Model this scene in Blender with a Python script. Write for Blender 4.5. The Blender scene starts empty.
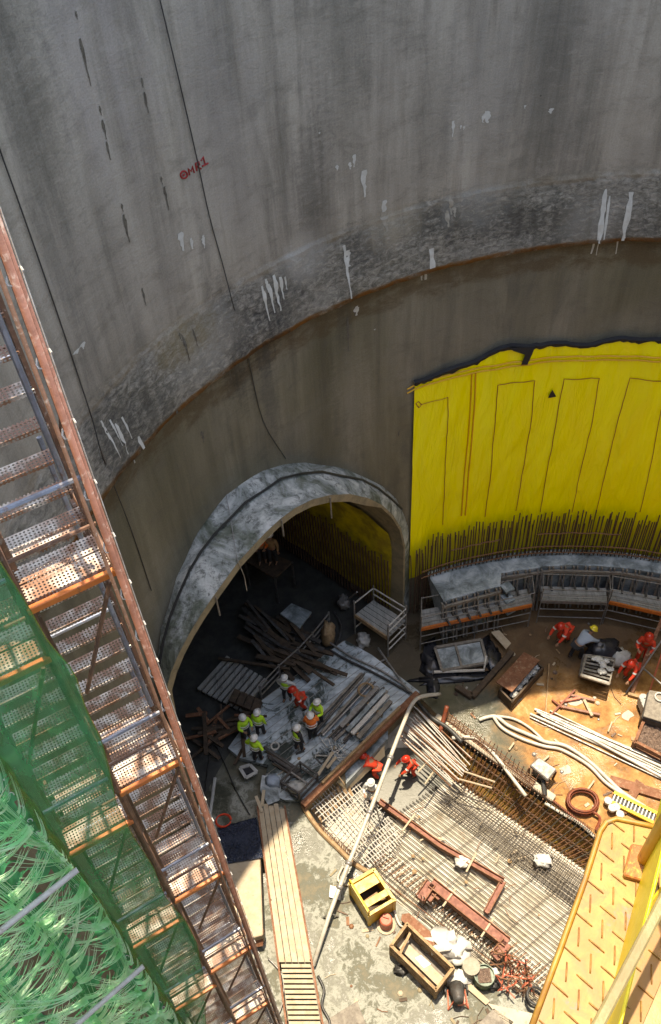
import bpy, math, random
from math import sin, cos, pi, radians, hypot, atan2
from mathutils import Vector as V, Matrix, noise
from mathutils.geometry import tessellate_polygon
random.seed(7)
sc = bpy.context.scene
col = sc.collection
# ------------------------------------------------------------------ camera and measuring helpers
F, PITCH, ROLL = 900.0, 0.838259724, -0.0686216702
ZL = 18.92                              # height of the projecting ledge
R, H = 17.0, 35.5                       # shaft radius, eye height over the shaft floor
CX, CY = 9.4874, 9.42154                # shaft axis
CAM = V((0, 0, H))
fw = V((0, cos(PITCH), -sin(PITCH)))
r0 = V((1, 0, 0)); u0 = r0.cross(fw)
rt = r0*cos(ROLL) + u0*sin(ROLL)
up = -r0*sin(ROLL) + u0*cos(ROLL)
def ray(px, py): return fw*F + rt*(px-330.5) - up*(py-512)
def P(px, py, z=0.0):                   # surveyed point on the level z
    d = ray(px, py); return CAM + d*((z-H)/d.z)
def PL(px, py, p, n):                   # surveyed point on a plane
    d = ray(px, py); return CAM + d*((p-CAM).dot(n)/d.dot(n))
def W(px, py, r=R):                     # surveyed point on the shaft wall: angle, height
    d = ray(px, py); a = d.x*d.x+d.y*d.y; b = -(d.x*CX+d.y*CY); c = CX*CX+CY*CY-r*r
    t = (-b+math.sqrt(b*b-a*c))/a
    return atan2(d.y*t-CY, d.x*t-CX), H+d.z*t
def cyl(th, z, r): return V((CX+r*cos(th), CY+r*sin(th), z))
cam = bpy.data.objects.new('camera', bpy.data.cameras.new('camera')); col.objects.link(cam)
cam.matrix_world = Matrix((( rt.x, up.x, -fw.x, 0), (rt.y, up.y, -fw.y, 0), (rt.z, up.z, -fw.z, H), (0,0,0,1)))
cam.data.sensor_fit = 'VERTICAL'; cam.data.sensor_height = 36; cam.data.lens = 36*F/1024
cam.data.clip_end = 2000; cam.data.clip_start = .05
sc.camera = cam
# ------------------------------------------------------------------ light
SUN_AZ, SUN_EL = radians(94), radians(80.5)     # direction towards the sun
wd = bpy.data.worlds.new('World'); sc.world = wd; wd.use_nodes = True
nt = wd.node_tree; sky = nt.nodes.new('ShaderNodeTexSky'); sky.sky_type = 'NISHITA'; sky.sun_disc = False
sky.sun_elevation = SUN_EL; sky.sun_rotation = pi/2 - SUN_AZ
nt.links.new(sky.outputs[0], nt.nodes['Background'].inputs[0]); nt.nodes['Background'].inputs[1].default_value = .15
sl = bpy.data.lights.new('sun', 'SUN'); sl.energy = 2.0; sl.angle = radians(.5); sl.color = (1, .95, .86)
so = bpy.data.objects.new('sun', sl); col.objects.link(so)
sd = V((cos(SUN_EL)*cos(SUN_AZ), cos(SUN_EL)*sin(SUN_AZ), sin(SUN_EL)))
so.rotation_euler = sd.to_track_quat('Z', 'Y').to_euler(); so.location = (9, 9, 60)
sc.view_settings.view_transform = 'Standard'; sc.view_settings.look = 'None'
sc.view_settings.gamma = 1; sc.view_settings.exposure = 2.15
sc.view_settings.use_white_balance = True; sc.view_settings.white_balance_temperature = 8300; sc.view_settings.white_balance_tint = 9
sc.cycles.max_bounces = 8; sc.cycles.diffuse_bounces = 5; sc.cycles.transparent_max_bounces = 24
# ------------------------------------------------------------------ materials
class NT:
    def __init__(s, name):
        s.m = bpy.data.materials.new(name); s.m.use_nodes = True; s.t = s.m.node_tree
        s.b = s.t.nodes['Principled BSDF']; s.out = s.t.nodes['Material Output']
        s.tc = s.t.nodes.new('ShaderNodeTexCoord')
    def n(s, typ, **kw):
        x = s.t.nodes.new('ShaderNode'+typ)
        for k, v in kw.items(): setattr(x, k, v)
        return x
    def set(s, sock, v):
        if isinstance(v, bpy.types.NodeSocket): s.t.links.new(v, sock)
        elif isinstance(v, (tuple, list)) and len(v) == 3 and sock.type == 'RGBA': sock.default_value = (*v, 1)
        else: sock.default_value = v
    def coord(s, kind='Object', scale=(1, 1, 1), rot=(0, 0, 0), loc=(0, 0, 0)):
        mp = s.n('Mapping'); s.t.links.new(s.tc.outputs[kind], mp.inputs[0])
        mp.inputs['Scale'].default_value = scale; mp.inputs['Rotation'].default_value = rot; mp.inputs['Location'].default_value = loc
        return mp.outputs[0]
    def noise(s, co, scale=1, detail=6, rough=.6, dist=0):
        x = s.n('TexNoise'); s.set(x.inputs['Vector'], co); x.inputs['Scale'].default_value = scale
        x.inputs['Detail'].default_value = detail; x.inputs['Roughness'].default_value = rough; x.inputs['Distortion'].default_value = dist
        return x.outputs[0]
    def math(s, op, a, b=0, c=None):
        x = s.n('Math', operation=op); s.set(x.inputs[0], a); s.set(x.inputs[1], b)
        if c is not None: s.set(x.inputs[2], c)
        return x.outputs[0]
    def step(s, v, a, b, lo=0, hi=1):
        x = s.n('MapRange'); s.set(x.inputs[0], v); x.inputs[1].default_value = a; x.inputs[2].default_value = b
        x.inputs[3].default_value = lo; x.inputs[4].default_value = hi; x.interpolation_type = 'SMOOTHSTEP'
        return x.outputs[0]
    def mix(s, f, a, b, mode='MIX'):
        x = s.n('Mix', data_type='RGBA', blend_type=mode); s.set(x.inputs[0], f); s.set(x.inputs[6], a); s.set(x.inputs[7], b)
        return x.outputs[2]
    def ramp(s, v, stops):
        x = s.n('ValToRGB'); s.set(x.inputs[0], v); cr = x.color_ramp
        while len(cr.elements) < len(stops): cr.elements.new(.5)
        for e, (p, c) in zip(cr.elements, stops): e.position = p; e.color = (*c, 1)
        return x.outputs[0]
    def bump(s, h, strength=.4, dist=.02):
        x = s.n('Bump'); s.set(x.inputs['Height'], h); x.inputs['Strength'].default_value = strength; x.inputs['Distance'].default_value = dist
        s.t.links.new(x.outputs[0], s.b.inputs['Normal'])
    def sep(s, co):
        x = s.n('SeparateXYZ'); s.set(x.inputs[0], co); return x.outputs
    def fin(s, colr, rough=.8, metal=0):
        s.set(s.b.inputs['Base Color'], colr); s.set(s.b.inputs['Roughness'], rough); s.b.inputs['Metallic'].default_value = metal
        return s.m
def plain(name, c1, c2=None, rough=.8, metal=0, sc_=3, dirt=None, damt=.5, bump=.3, bd=.01, stretch=(1, 1, 1)):
    """worn surface: two tones, dirt patches, fine bump"""
    k = NT(name); co = k.coord('Object', stretch); c1 = tuple(x*.85 for x in c1)
    n1 = k.noise(co, sc_, 7, .65)
    c2 = c2 or tuple(x*.6 for x in c1)
    c = k.mix(k.step(n1, .35, .65), c1, c2)
    if dirt:
        n2 = k.noise(co, sc_*2.3, 8, .7, .5)
        c = k.mix(k.step(n2, 1-damt-.12, 1-damt+.1), c, dirt)
    n3 = k.noise(co, sc_*8, 4, .6); k.bump(n3, bump, bd)
    return k.fin(c, k.step(n1, .2, .8, max(rough-.15, .05), min(rough+.1, 1)), metal)
M = {}
# ------------------------------------------------------------------ mesh collecting
class MB:
    def __init__(s): s.v = []; s.f = []
    def add(s, vs, fs):
        n = len(s.v); s.v += [tuple(v) for v in vs]; s.f += [tuple(i+n for i in f) for f in fs]; return s
    def box(s, p0, p1, w, h, up_=V((0, 0, 1)), tw=None):
        """beam from p0 to p1: w across, h high, centred on the line"""
        p0 = V(p0); p1 = V(p1); d = (p1-p0).normalized()
        x = d.cross(up_)
        if x.length < 1e-4: x = d.cross(V((0, 1, 0)))
        x.normalize(); y = x.cross(d)
        c = [(-1, -1), (1, -1), (1, 1), (-1, 1)]
        vs = [p0 + x*(a*w/2) + y*(b*h/2) for a, b in c] + [p1 + x*(a*w/2) + y*(b*h/2) for a, b in c]
        return s.add(vs, [(3, 2, 1, 0), (4, 5, 6, 7), (0, 1, 5, 4), (1, 2, 6, 5), (2, 3, 7, 6), (3, 0, 4, 7)])
    def prism(s, poly, z0, z1):
        """poly: list of (x,y[,..]) corners"""
        n = len(poly); a = sum(poly[i][0]*poly[(i+1) % n][1]-poly[(i+1) % n][0]*poly[i][1] for i in range(n))
        if a < 0: poly = poly[::-1]
        vs = [(p[0], p[1], z0) for p in poly] + [(p[0], p[1], z1) for p in poly]
        return s.add(vs, [tuple(range(n))[::-1], tuple(range(n, 2*n))] + [(i, (i+1) % n, n+(i+1) % n, n+i) for i in range(n)])
    def slab(s, poly3, t):
        """any flat or sloped polygon of 3-D corners given thickness t downward along its normal"""
        p = [V(q) for q in poly3]; nn = (p[1]-p[0]).cross(p[2]-p[0]).normalized()
        if nn.z < 0: p = p[::-1]; nn = -nn
        n = len(p); vs = p + [q-nn*t for q in p]
        return s.add(vs, [tuple(range(n)), tuple(range(n, 2*n))[::-1]] + [((i+1) % n, i, n+i, n+(i+1) % n) for i in range(n)])
    def tube(s, pts, r, k=6, close=False, r2=None):
        pts = [V(p) for p in pts]; n = len(pts); base = len(s.v); nrm = None; vs = []
        for i, p in enumerate(pts):
            if close: d = pts[(i+1) % n]-pts[i-1]
            else: d = pts[min(i+1, n-1)]-pts[max(i-1, 0)]
            d.normalize()
            if nrm is None:
                nrm = d.cross(V((0, 0, 1)))
                if nrm.length < .05: nrm = d.cross(V((0, 1, 0)))
            else: nrm = nrm - d*nrm.dot(d)
            nrm.normalize(); bi = d.cross(nrm)
            rr = r if r2 is None else r+(r2-r)*i/(n-1)
            for j in range(k):
                a = 2*pi*j/k; vs.append(p+nrm*(cos(a)*rr)+bi*(sin(a)*rr))
        fs = []
        for i in range(n if close else n-1):
            for j in range(k):
                a = i*k+j; b = i*k+(j+1) % k; c = ((i+1) % n)*k+(j+1) % k; d = ((i+1) % n)*k+j
                fs.append((a, b, c, d))
        if not close: fs += [tuple(range(k))[::-1], tuple(range((n-1)*k, n*k))]
        return s.add(vs, fs)
    def lathe(s, prof, c=(0, 0, 0), k=16):
        c = V(c); vs = []; fs = []
        for r_, z in prof:
            for j in range(k): vs.append(c+V((r_*cos(2*pi*j/k), r_*sin(2*pi*j/k), z)))
        for i in range(len(prof)-1):
            for j in range(k): fs.append((i*k+j, i*k+(j+1) % k, (i+1)*k+(j+1) % k, (i+1)*k+j))
        fs += [tuple(range(k))[::-1], tuple(range((len(prof)-1)*k, len(prof)*k))]
        return s.add(vs, fs)
    def grid(s, nu, nv, fn):
        vs = [fn(i/nu, j/nv) for j in range(nv+1) for i in range(nu+1)]; w = nu+1
        return s.add(vs, [(j*w+i, j*w+i+1, (j+1)*w+i+1, (j+1)*w+i) for j in range(nv) for i in range(nu)])
    def build(s, name, mat, parent=None, smooth=False, bevel=0, solid=0, label=None):
        off = V(parent.get('_at', (0, 0, 0))) if parent else V((0, 0, 0))
        me = bpy.data.meshes.new(name); me.from_pydata([tuple(V(v)-off) for v in s.v], [], s.f); me.update()
        if isinstance(mat, str): mat = M[mat]
        me.materials.append(mat)
        if smooth: me.shade_smooth()
        o = bpy.data.objects.new(name, me); col.objects.link(o)
        if parent: o.parent = parent; o['_at'] = tuple(off)
        if bevel:
            b = o.modifiers.new('b', 'BEVEL'); b.width = bevel; b.segments = 1; b.limit_method = 'ANGLE'
        if solid:
            b = o.modifiers.new('s', 'SOLIDIFY'); b.thickness = solid; b.offset = 0
        if label: o['label'] = label
        return o
def tag(o, label, cat, group=None, kind=None):
    if label: o['label'] = label
    if cat: o['category'] = cat
    if group: o['group'] = group
    if kind: o['kind'] = kind
    return o
def thing(name, label, cat, at=(0, 0, 0), group=None):
    o = bpy.data.objects.new(name, None); col.objects.link(o); o.location = V(at); o['_at'] = tuple(V(at)); o.empty_display_size = .2
    return tag(o, label, cat, group)
def lerp(a, b, t): return V(a)*(1-t)+V(b)*t
def smoothpath(pts, n=6):
    pts = [V(p) for p in pts]; out = []
    for i in range(len(pts)-1):
        a = pts[max(i-1, 0)]; b = pts[i]; c = pts[i+1]; d = pts[min(i+2, len(pts)-1)]
        for k in range(n):
            t = k/n; out.append(.5*((2*b)+(c-a)*t+(2*a-5*b+4*c-d)*t*t+(3*b-a-3*c+d)*t**3))
    return out+[pts[-1]]
# material palette
M['tan_concrete'] = plain('tan_concrete', (.33, .27, .17), (.20, .17, .11), .85, sc_=2.2, dirt=(.10, .09, .07), damt=.35)
M['pale_concrete'] = plain('pale_concrete', (.52, .47, .38), (.40, .35, .28), .85, sc_=1.6, dirt=(.22, .16, .10), damt=.36, bump=.5)
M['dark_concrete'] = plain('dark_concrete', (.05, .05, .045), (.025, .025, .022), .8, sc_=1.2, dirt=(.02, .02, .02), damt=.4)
M['timber_deck'] = plain('timber_deck', (.36, .36, .34), (.22, .22, .21), .8, sc_=1.5, dirt=(.06, .06, .05), damt=.36, stretch=(3, .5, 1))
M['timber'] = plain('timber', (.42, .28, .15), (.24, .15, .08), .8, sc_=4, dirt=(.10, .06, .04), damt=.35)
M['timber_red'] = plain('timber_red', (.25, .10, .05), (.15, .06, .03), .8, sc_=4, dirt=(.32, .22, .14), damt=.38)
M['timber_dark'] = plain('timber_dark', (.10, .065, .04), (.05, .035, .025), .85, sc_=4)
M['timber_grey'] = plain('timber_grey', (.28, .25, .21), (.16, .14, .12), .85, sc_=5, dirt=(.07, .06, .05), damt=.35)
M['timber_pale'] = plain('timber_pale', (.50, .42, .31), (.38, .30, .21), .85, sc_=3, dirt=(.25, .18, .12), damt=.34)
M['orange_steel'] = plain('orange_steel', (.70, .20, .03), (.50, .13, .03), .5, sc_=6, dirt=(.10, .07, .05), damt=.36)
M['steel'] = plain('steel', (.34, .34, .34), (.20, .19, .18), .5, metal=.4, sc_=6, dirt=(.22, .11, .06), damt=.36)
M['steel_dark'] = plain('steel_dark', (.10, .10, .10), (.06, .05, .045), .6, metal=.3, sc_=6)
M['steel_pale'] = plain('steel_pale', (.62, .60, .56), (.42, .40, .37), .55, sc_=5, dirt=(.25, .16, .10), damt=.33)
M['rebar_dark'] = plain('rebar_dark', (.15, .08, .045), (.07, .04, .03), .7, metal=.2, sc_=9)
M['rebar_rust'] = plain('rebar_rust', (.28, .13, .06), (.14, .07, .04), .75, metal=.1, sc_=9)
M['rebar_grey'] = plain('rebar_grey', (.16, .14, .12), (.09, .075, .06), .6, metal=.3, sc_=9)
M['salmon_pipe'] = plain('salmon_pipe', (.30, .13, .085), (.17, .07, .045), .5, sc_=5, dirt=(.42, .32, .27), damt=.36)
M['tube_rust'] = plain('tube_rust', (.20, .10, .06), (.11, .06, .04), .6, metal=.2, sc_=8, dirt=(.35, .31, .28), damt=.33)
M['blue_grey_tube'] = plain('blue_grey_tube', (.30, .34, .42), (.18, .19, .22), .4, metal=.5, sc_=8, dirt=(.20, .11, .07), damt=.36)
M['hose_white'] = plain('hose_white', (.54, .52, .46), (.40, .36, .30), .5, sc_=4)
M['hose_dark'] = plain('hose_dark', (.04, .04, .04), (.025, .025, .025), .5)
M['hose_rust'] = plain('hose_rust', (.25, .055, .018), (.13, .035, .018), .6, sc_=7)
M['plastic_white'] = plain('plastic_white', (.62, .62, .60), (.52, .51, .48), .4, sc_=3)
M['plastic_dark'] = plain('plastic_dark', (.02, .022, .028), (.03, .03, .035), .35)
M['blue_tarp'] = plain('blue_tarp', (.012, .02, .045), (.02, .03, .06), .3, sc_=2, dirt=(.25, .27, .30), damt=.3, bump=1, bd=.08)
M['yellow_paint'] = plain('yellow_paint', (.72, .47, .04), (.60, .36, .03), .45, sc_=5, dirt=(.28, .15, .05), damt=.34)
M['yellow_clean'] = plain('yellow_clean', (.80, .60, .02), (.70, .50, .02), .45, sc_=3)
M['pot_red'] = plain('pot_red', (.60, .16, .09), (.42, .10, .06), .6)
M['green_drum'] = plain('green_drum', (.07, .13, .07), (.05, .08, .05), .5)
M['sack'] = plain('sack', (.50, .50, .48), (.34, .34, .33), .8, sc_=5)
M['rubble'] = plain('rubble', (.30, .20, .15), (.14, .09, .07), .9, sc_=12, dirt=(.5, .45, .4), damt=.35, bump=1, bd=.05)
M['suit_red'] = plain('suit_red', (.75, .06, .02), (.60, .045, .02), .75, sc_=5)
M['hivis_lime'] = plain('hivis_lime', (.55, .90, .05), (.45, .80, .05), .7)
M['hivis_orange'] = plain('hivis_orange', (.90, .22, .04), (.80, .17, .03), .7)
M['cloth_dark'] = plain('cloth_dark', (.025, .027, .035), (.018, .018, .022), .9)
M['cloth_white'] = plain('cloth_white', (.60, .62, .62), (.50, .52, .52), .85)
M['cloth_blue'] = plain('cloth_blue', (.35, .42, .52), (.28, .34, .42), .85)
M['skin'] = plain('skin', (.36, .20, .13), (.32, .18, .11), .6)
M['hat_white'] = plain('hat_white', (.80, .80, .80), (.75, .75, .74), .3)
M['hat_red'] = plain('hat_red', (.55, .04, .02), (.50, .03, .02), .3)
M['hat_yellow'] = plain('hat_yellow', (.80, .65, .05), (.7, .55, .05), .3)
M['eye'] = plain('eye', (.02, .015, .01), (.02, .015, .01), .3)
M['reflective'] = plain('reflective', (.7, .7, .68), (.6, .6, .58), .3)
M['boot'] = plain('boot', (.04, .03, .02), (.03, .02, .02), .7)
M['spray_red'] = plain('spray_red', (.34, .02, .02), (.28, .02, .02), .7)
M['lime'] = plain('lime', (.62, .62, .58), (.45, .44, .40), .9, sc_=6)
M['lime_tan'] = plain('lime_tan', (.38, .35, .29), (.27, .24, .19), .9, sc_=6)
M['hole_dark'] = plain('hole_dark', (.025, .02, .015), (.04, .03, .02), .9)
M['black_fabric'] = plain('black_fabric', (.010, .011, .013), (.015, .015, .018), .8)
M['shade_grey'] = plain('shade_grey', (.13, .13, .11), (.09, .09, .075), .35, sc_=1.5)  # grey for the shade painted on the trench floor
M['seep'] = plain('seep', (.085, .072, .055), (.13, .115, .09), .9, sc_=8)
M['stitch'] = plain('stitch', (.50, .22, .02), (.35, .13, .02), .8, sc_=1.5)
M['tape_orange'] = plain('tape_orange', (.80, .42, .01), (.70, .34, .01), .6)
# shaft wall: coordinates run metres round the shaft and metres up
def wall_material():
    k = NT('sprayed_concrete'); uv = k.coord('UV'); s_ = k.sep(uv); u, v = s_[0], s_[1]
    big = k.noise(k.coord('UV', (.22, .16, 1)), 1, 5, .6, .4)
    streak = k.noise(k.coord('UV', (.75, .07, 1)), 1, 6, .65, .3)
    st2 = k.noise(k.coord('UV', (2.6, .16, 1), loc=(7, 3, 0)), 1, 5, .6, .2)
    fine = k.noise(k.coord('UV', (1, 1.9, 1), rot=(0, 0, .35)), 4, 8, .75, .6)
    upc = k.ramp(streak, [(.3, (.15, .136, .112)), (.47, (.295, .266, .220)), (.66, (.42, .382, .32))])
    loc = k.ramp(streak, [(.3, (.11, .098, .062)), (.5, (.165, .147, .098)), (.68, (.24, .215, .15))])
    mdc = k.ramp(fine, [(.32, (.06, .056, .047)), (.48, (.19, .178, .148)), (.66, (.40, .37, .315))])
    blot = k.noise(k.coord('UV', (.8, 1.5, 1), rot=(0, 0, .3)), 1.1, 9, .72, .35)
    warp = k.math('MULTIPLY', k.math('SUBTRACT', fine, .5), .8)
    vv = k.math('ADD', v, warp)
    c = k.mix(k.step(v, ZL-.03, ZL-.01), loc, mdc)
    c = k.mix(k.step(vv, 20.7, 21.5), c, upc)
    c = k.mix(k.step(big, .35, .7, 0, .55), c, k.mix(.5, c, (.34, .31, .28)), 'MIX')
    c = k.mix(k.step(st2, .52, .72, 0, .32), c, (.10, .088, .068)); c = k.mix(k.step(blot, .50, .66, 0, .32), c, (.115, .103, .082)); c = k.mix(k.math('MULTIPLY', k.step(blot, .46, .34, 0, .35), k.step(v, ZL, ZL+.3)), c, (.40, .365, .31)); damp = k.noise(k.coord('UV', (.5, .09, 1), loc=(3, 1, 0)), 1, 8, .7, .5); c = k.mix(k.step(damp, .50, .64, 0, .42), c, (.10, .093, .078))
    # orange-brown seep lines under both ledges
    def band(lo, hi, w, cc, amt):
        nonlocal c
        v2_ = k.math('ADD', v, k.math('MULTIPLY', k.math('SUBTRACT', blot, .5), w*3)); m_ = k.math('MULTIPLY', k.step(v2_, lo-w, lo), k.step(v2_, hi, hi+w, 1, 0))
        m_ = k.math('MULTIPLY', m_, k.step(blot, .32, .55, 0, amt)); c = k.mix(m_, c, cc)
    band(ZL-.05, ZL+.10, .08, (.23, .095, .018), .95); band(21.08, 21.22, .12, (.20, .13, .06), .35); band(ZL-.9, ZL-.15, .5, (.10, .065, .03), .6)
    # soft stains of their own place: (px, py, width m, height m, colour, amount)
    for px, py, w, h, cc, am in [(235, 345, .8, 2.6, (.03, .028, .026), .9), (265, 330, .5, 1.6, (.02, .02, .02), .9), (312, 190, .7, 2.4, (.07, .065, .055), .75), (105, 440, 1.1, 1.6, (.05, .05, .048), .85),
                                 (145, 405, .9, 1.0, (.05, .048, .04), .7), (440, 215, 1.4, .8, (.035, .033, .03), .8), (500, 220, 2.2, .6, (.06, .055, .05), .8), (560, 220, 2.0, 1.0, (.05, .048, .04), .7), (650, 225, 2.2, 1.0, (.06, .055, .05), .7),
                                 (270, 300, 1.2, .9, (.04, .04, .04), .8), (360, 245, 1.3, .8, (.07, .065, .06), .8), (300, 255, 1.0, .7, (.42, .40, .36), .7), (390, 225, 1.0, .7, (.42, .37, .28), .8), (200, 340, 1.4, .9, (.34, .32, .28), .7),
                                 (470, 200, 1.2, .8, (.32, .31, .28), .7), (590, 215, 1.0, .9, (.34, .32, .28), .6), (345, 330, .35, 2.6, (.07, .065, .05), .75), (355, 400, .9, 2.5, (.30, .27, .21), .6), (270, 390, .4, 2.2, (.09, .085, .075), .8),
                                 (180, 340, 1.2, .6, (.20, .15, .06), .7), (100, 60, 1.6, 3, (.30, .27, .26), .6), (20, 60, .8, 4, (.08, .075, .06), .7), (480, 90, 1.4, 2.5, (.27, .255, .23), .6), (340, 40, .9, 4.5, (.10, .095, .08), .6), (215, 100, 1.6, 4, (.26, .24, .225), .5), (430, 130, .9, 3, (.11, .105, .09), .5), (560, 60, 1.2, 4, (.12, .115, .10), .5)]:
        th, z = W(px, py); uu = th*R
        d = k.math('ADD', k.math('POWER', k.math('DIVIDE', k.math('ABSOLUTE', k.math('SUBTRACT', u, uu)), w), 2), k.math('POWER', k.math('DIVIDE', k.math('ABSOLUTE', k.math('SUBTRACT', v, z)), h), 2))
        d = k.math('ADD', d, k.math('ADD', k.math('MULTIPLY', k.math('SUBTRACT', fine, .5), 3.6), k.math('MULTIPLY', k.math('SUBTRACT', st2, .5), 3.5)))
        c = k.mix(k.step(d, -.6, 1.5, am*.72, 0), c, cc)
    g = k.noise(k.coord('UV', (1, 1, 1)), 22, 4, .7)
    c = k.mix(.35, c, k.ramp(g, [(.35, (.30, .30, .30)), (.65, (.75, .75, .75))]), 'SOFT_LIGHT')
    mid = k.math('MULTIPLY', k.step(v, 18.55, 18.7), k.step(v, 20.8, 21.3, 1, 0))
    hgt = k.math('ADD', k.math('MULTIPLY', fine, k.math('ADD', 1, k.math('MULTIPLY', mid, 3))), k.math('MULTIPLY', g, .5))
    k.bump(hgt, .55, .05)
    k.b.inputs['Specular IOR Level'].default_value = .2; return k.fin(c, .92)
M['wall'] = wall_material()
def floor_material():
    k = NT('site_floor'); co = k.coord('Object'); s_ = k.sep(co)
    n = k.noise(co, .5, 7, .65, .6); n2 = k.noise(co, 1.3, 10, .72, .25); n3 = k.noise(co, .8, 12, .78, .5); f = k.noise(co, 14, 5, .7)
    mud = k.ramp(n2, [(.3, (.10, .052, .02)), (.44, (.26, .12, .035)), (.56, (.38, .195, .065)), (.7, (.46, .33, .19))])
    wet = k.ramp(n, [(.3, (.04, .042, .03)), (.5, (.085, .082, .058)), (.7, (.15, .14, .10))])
    n4 = k.noise(co, .32, 3, .5, .3); n3 = k.math('ADD', k.math('MULTIPLY', k.noise(co, 2.6, 12, .8, .4), .35), k.math('MULTIPLY', n4, .65))
    slurry = k.ramp(n3, [(.36, (.025, .03, .022)), (.43, (.06, .063, .046)), (.47, (.12, .12, .095)), (.505, (.30, .305, .27)), (.535, (.10, .104, .08)), (.60, (.17, .145, .098))])
    # mud east of the trench, slurry near the camera side, damp grey-green ground by the wall
    a = P(442, 722); b = P(610, 848)
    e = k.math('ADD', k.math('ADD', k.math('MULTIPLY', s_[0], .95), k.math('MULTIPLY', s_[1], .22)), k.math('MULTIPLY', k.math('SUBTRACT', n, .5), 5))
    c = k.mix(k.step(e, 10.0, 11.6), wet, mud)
    c = k.mix(k.step(k.math('ADD', s_[1], k.math('MULTIPLY', k.math('SUBTRACT', n, .5), 4)), 20.2, 22.0, 0, .8), c, (.055, .038, .022))  # ground darkened to brown towards the wall, standing in for shade
    sy = k.math('ADD', k.math('ADD', s_[1], k.math('MULTIPLY', s_[0], .55)), k.math('MULTIPLY', k.math('SUBTRACT', n, .5), 2))
    c = k.mix(k.step(sy, 14.6, 14.0), c, slurry) if False else k.mix(k.step(sy, 14.0, 15.0, 1, 0), c, slurry)
    k.bump(k.math('ADD', n2, k.math('MULTIPLY', f, .4)), .5, .06)
    rr = k.step(n3, .42, .5, .18, .8)
    return k.fin(c, rr)
M['floor'] = floor_material()
def net_material(name, c1, c2, hole):
    k = NT(name); n = k.noise(k.coord('Object', (1, 1, .35)), 5, 6, .6); c = k.mix(k.step(n, .35, .65), c1, c2)
    k.fin(c, .95); k.b.inputs['Specular IOR Level'].default_value = .1
    tr = k.n('BsdfTransparent'); mx = k.n('MixShader'); tl = k.n('BsdfTranslucent'); m2 = k.n('MixShader')
    k.set(tl.inputs[0], c); m2.inputs[0].default_value = .62 if hole < .2 else .35
    k.t.links.new(k.b.outputs[0], m2.inputs[1]); k.t.links.new(tl.outputs[0], m2.inputs[2])
    k.set(mx.inputs[0], k.step(n, .3, .7, hole+.08, hole-.08)); k.t.links.new(m2.outputs[0], mx.inputs[1]); k.t.links.new(tr.outputs[0], mx.inputs[2])
    k.t.links.new(mx.outputs[0], k.out.inputs[0]); return k.m
M['net'] = net_material('green_netting', (.05, .36, .12), (.08, .44, .18), .46)
M['net_thick'] = net_material('bunched_green_netting', (.04, .34, .13), (.10, .50, .24), .15)  # green darkened for the shadow behind the paler strands
M['net_strand'] = net_material('netting_strands', (.50, .93, .62), (.84, .98, .82), .03)
M['net_yellow'] = net_material('yellow_net_edge', (.42, .36, .06), (.16, .26, .06), .55)
def tread_material(name, c1, c2, pitch):
    """perforated plate: round holes punched right through"""
    k = NT(name); vo = k.n('TexVoronoi'); vo.voronoi_dimensions = '2D'; vo.inputs['Randomness'].default_value = 0
    k.set(vo.inputs['Vector'], k.coord('UV')); vo.inputs['Scale'].default_value = 1/pitch
    n = k.noise(k.coord('Object'), 5, 5, .6); c = k.mix(k.step(n, .36, .58), c1, c2); k.fin(c, .5)
    tr = k.n('BsdfTransparent'); mx = k.n('MixShader')
    k.set(mx.inputs[0], k.math('LESS_THAN', vo.outputs['Distance'], .30)); k.t.links.new(k.b.outputs[0], mx.inputs[1]); k.t.links.new(tr.outputs[0], mx.inputs[2])
    k.t.links.new(mx.outputs[0], k.out.inputs[0]); return k.m
M['tread'] = tread_material('perforated_plate', (.58, .51, .44), (.24, .115, .065), .030)
def yellow_sheet_material():
    k = NT('yellow_membrane'); co = k.coord('UV'); s_ = k.sep(co)
    n = k.noise(k.coord('UV', (1, .25, 1)), .8, 5, .6, .5); c = k.mix(k.step(n, .35, .7), (.96, .88, .003), (.93, .81, .003))
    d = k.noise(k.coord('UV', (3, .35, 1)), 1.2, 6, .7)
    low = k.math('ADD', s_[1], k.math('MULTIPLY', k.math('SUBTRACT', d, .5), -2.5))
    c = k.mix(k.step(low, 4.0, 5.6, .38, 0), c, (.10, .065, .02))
    k.bump(k.noise(k.coord('UV', (1.2, .22, 1), rot=(0, 0, .25)), 1.4, 5, .6, .8), .9, .14)
    return k.fin(c, .4)
M['membrane'] = yellow_sheet_material()
def portal_material():
    k = NT('portal_concrete'); co = k.coord('Object'); n = k.noise(co, .55, 7, .7, .8); n2 = k.noise(co, 3.5, 10, .78, .3)
    c = k.ramp(n, [(.34, (.06, .075, .05)), (.44, (.17, .19, .155)), (.51, (.33, .355, .345)), (.59, (.58, .60, .58)), (.7, (.72, .72, .70))])
    c = k.mix(k.step(n2, .5, .62, 0, .7), c, (.035, .04, .03)); k.bump(n2, 1, .12); return k.fin(c, .7)
M['portal'] = portal_material()
def kerb_material():
    k = NT('ring_concrete'); co = k.coord('Object'); n = k.noise(co, 1.3, 7, .7, .5)
    c = k.ramp(n, [(.35, (.08, .095, .10)), (.5, (.22, .26, .28)), (.65, (.45, .49, .52))]); k.bump(n, .5, .04); return k.fin(c, .5)
M['kerb'] = kerb_material()
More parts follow.
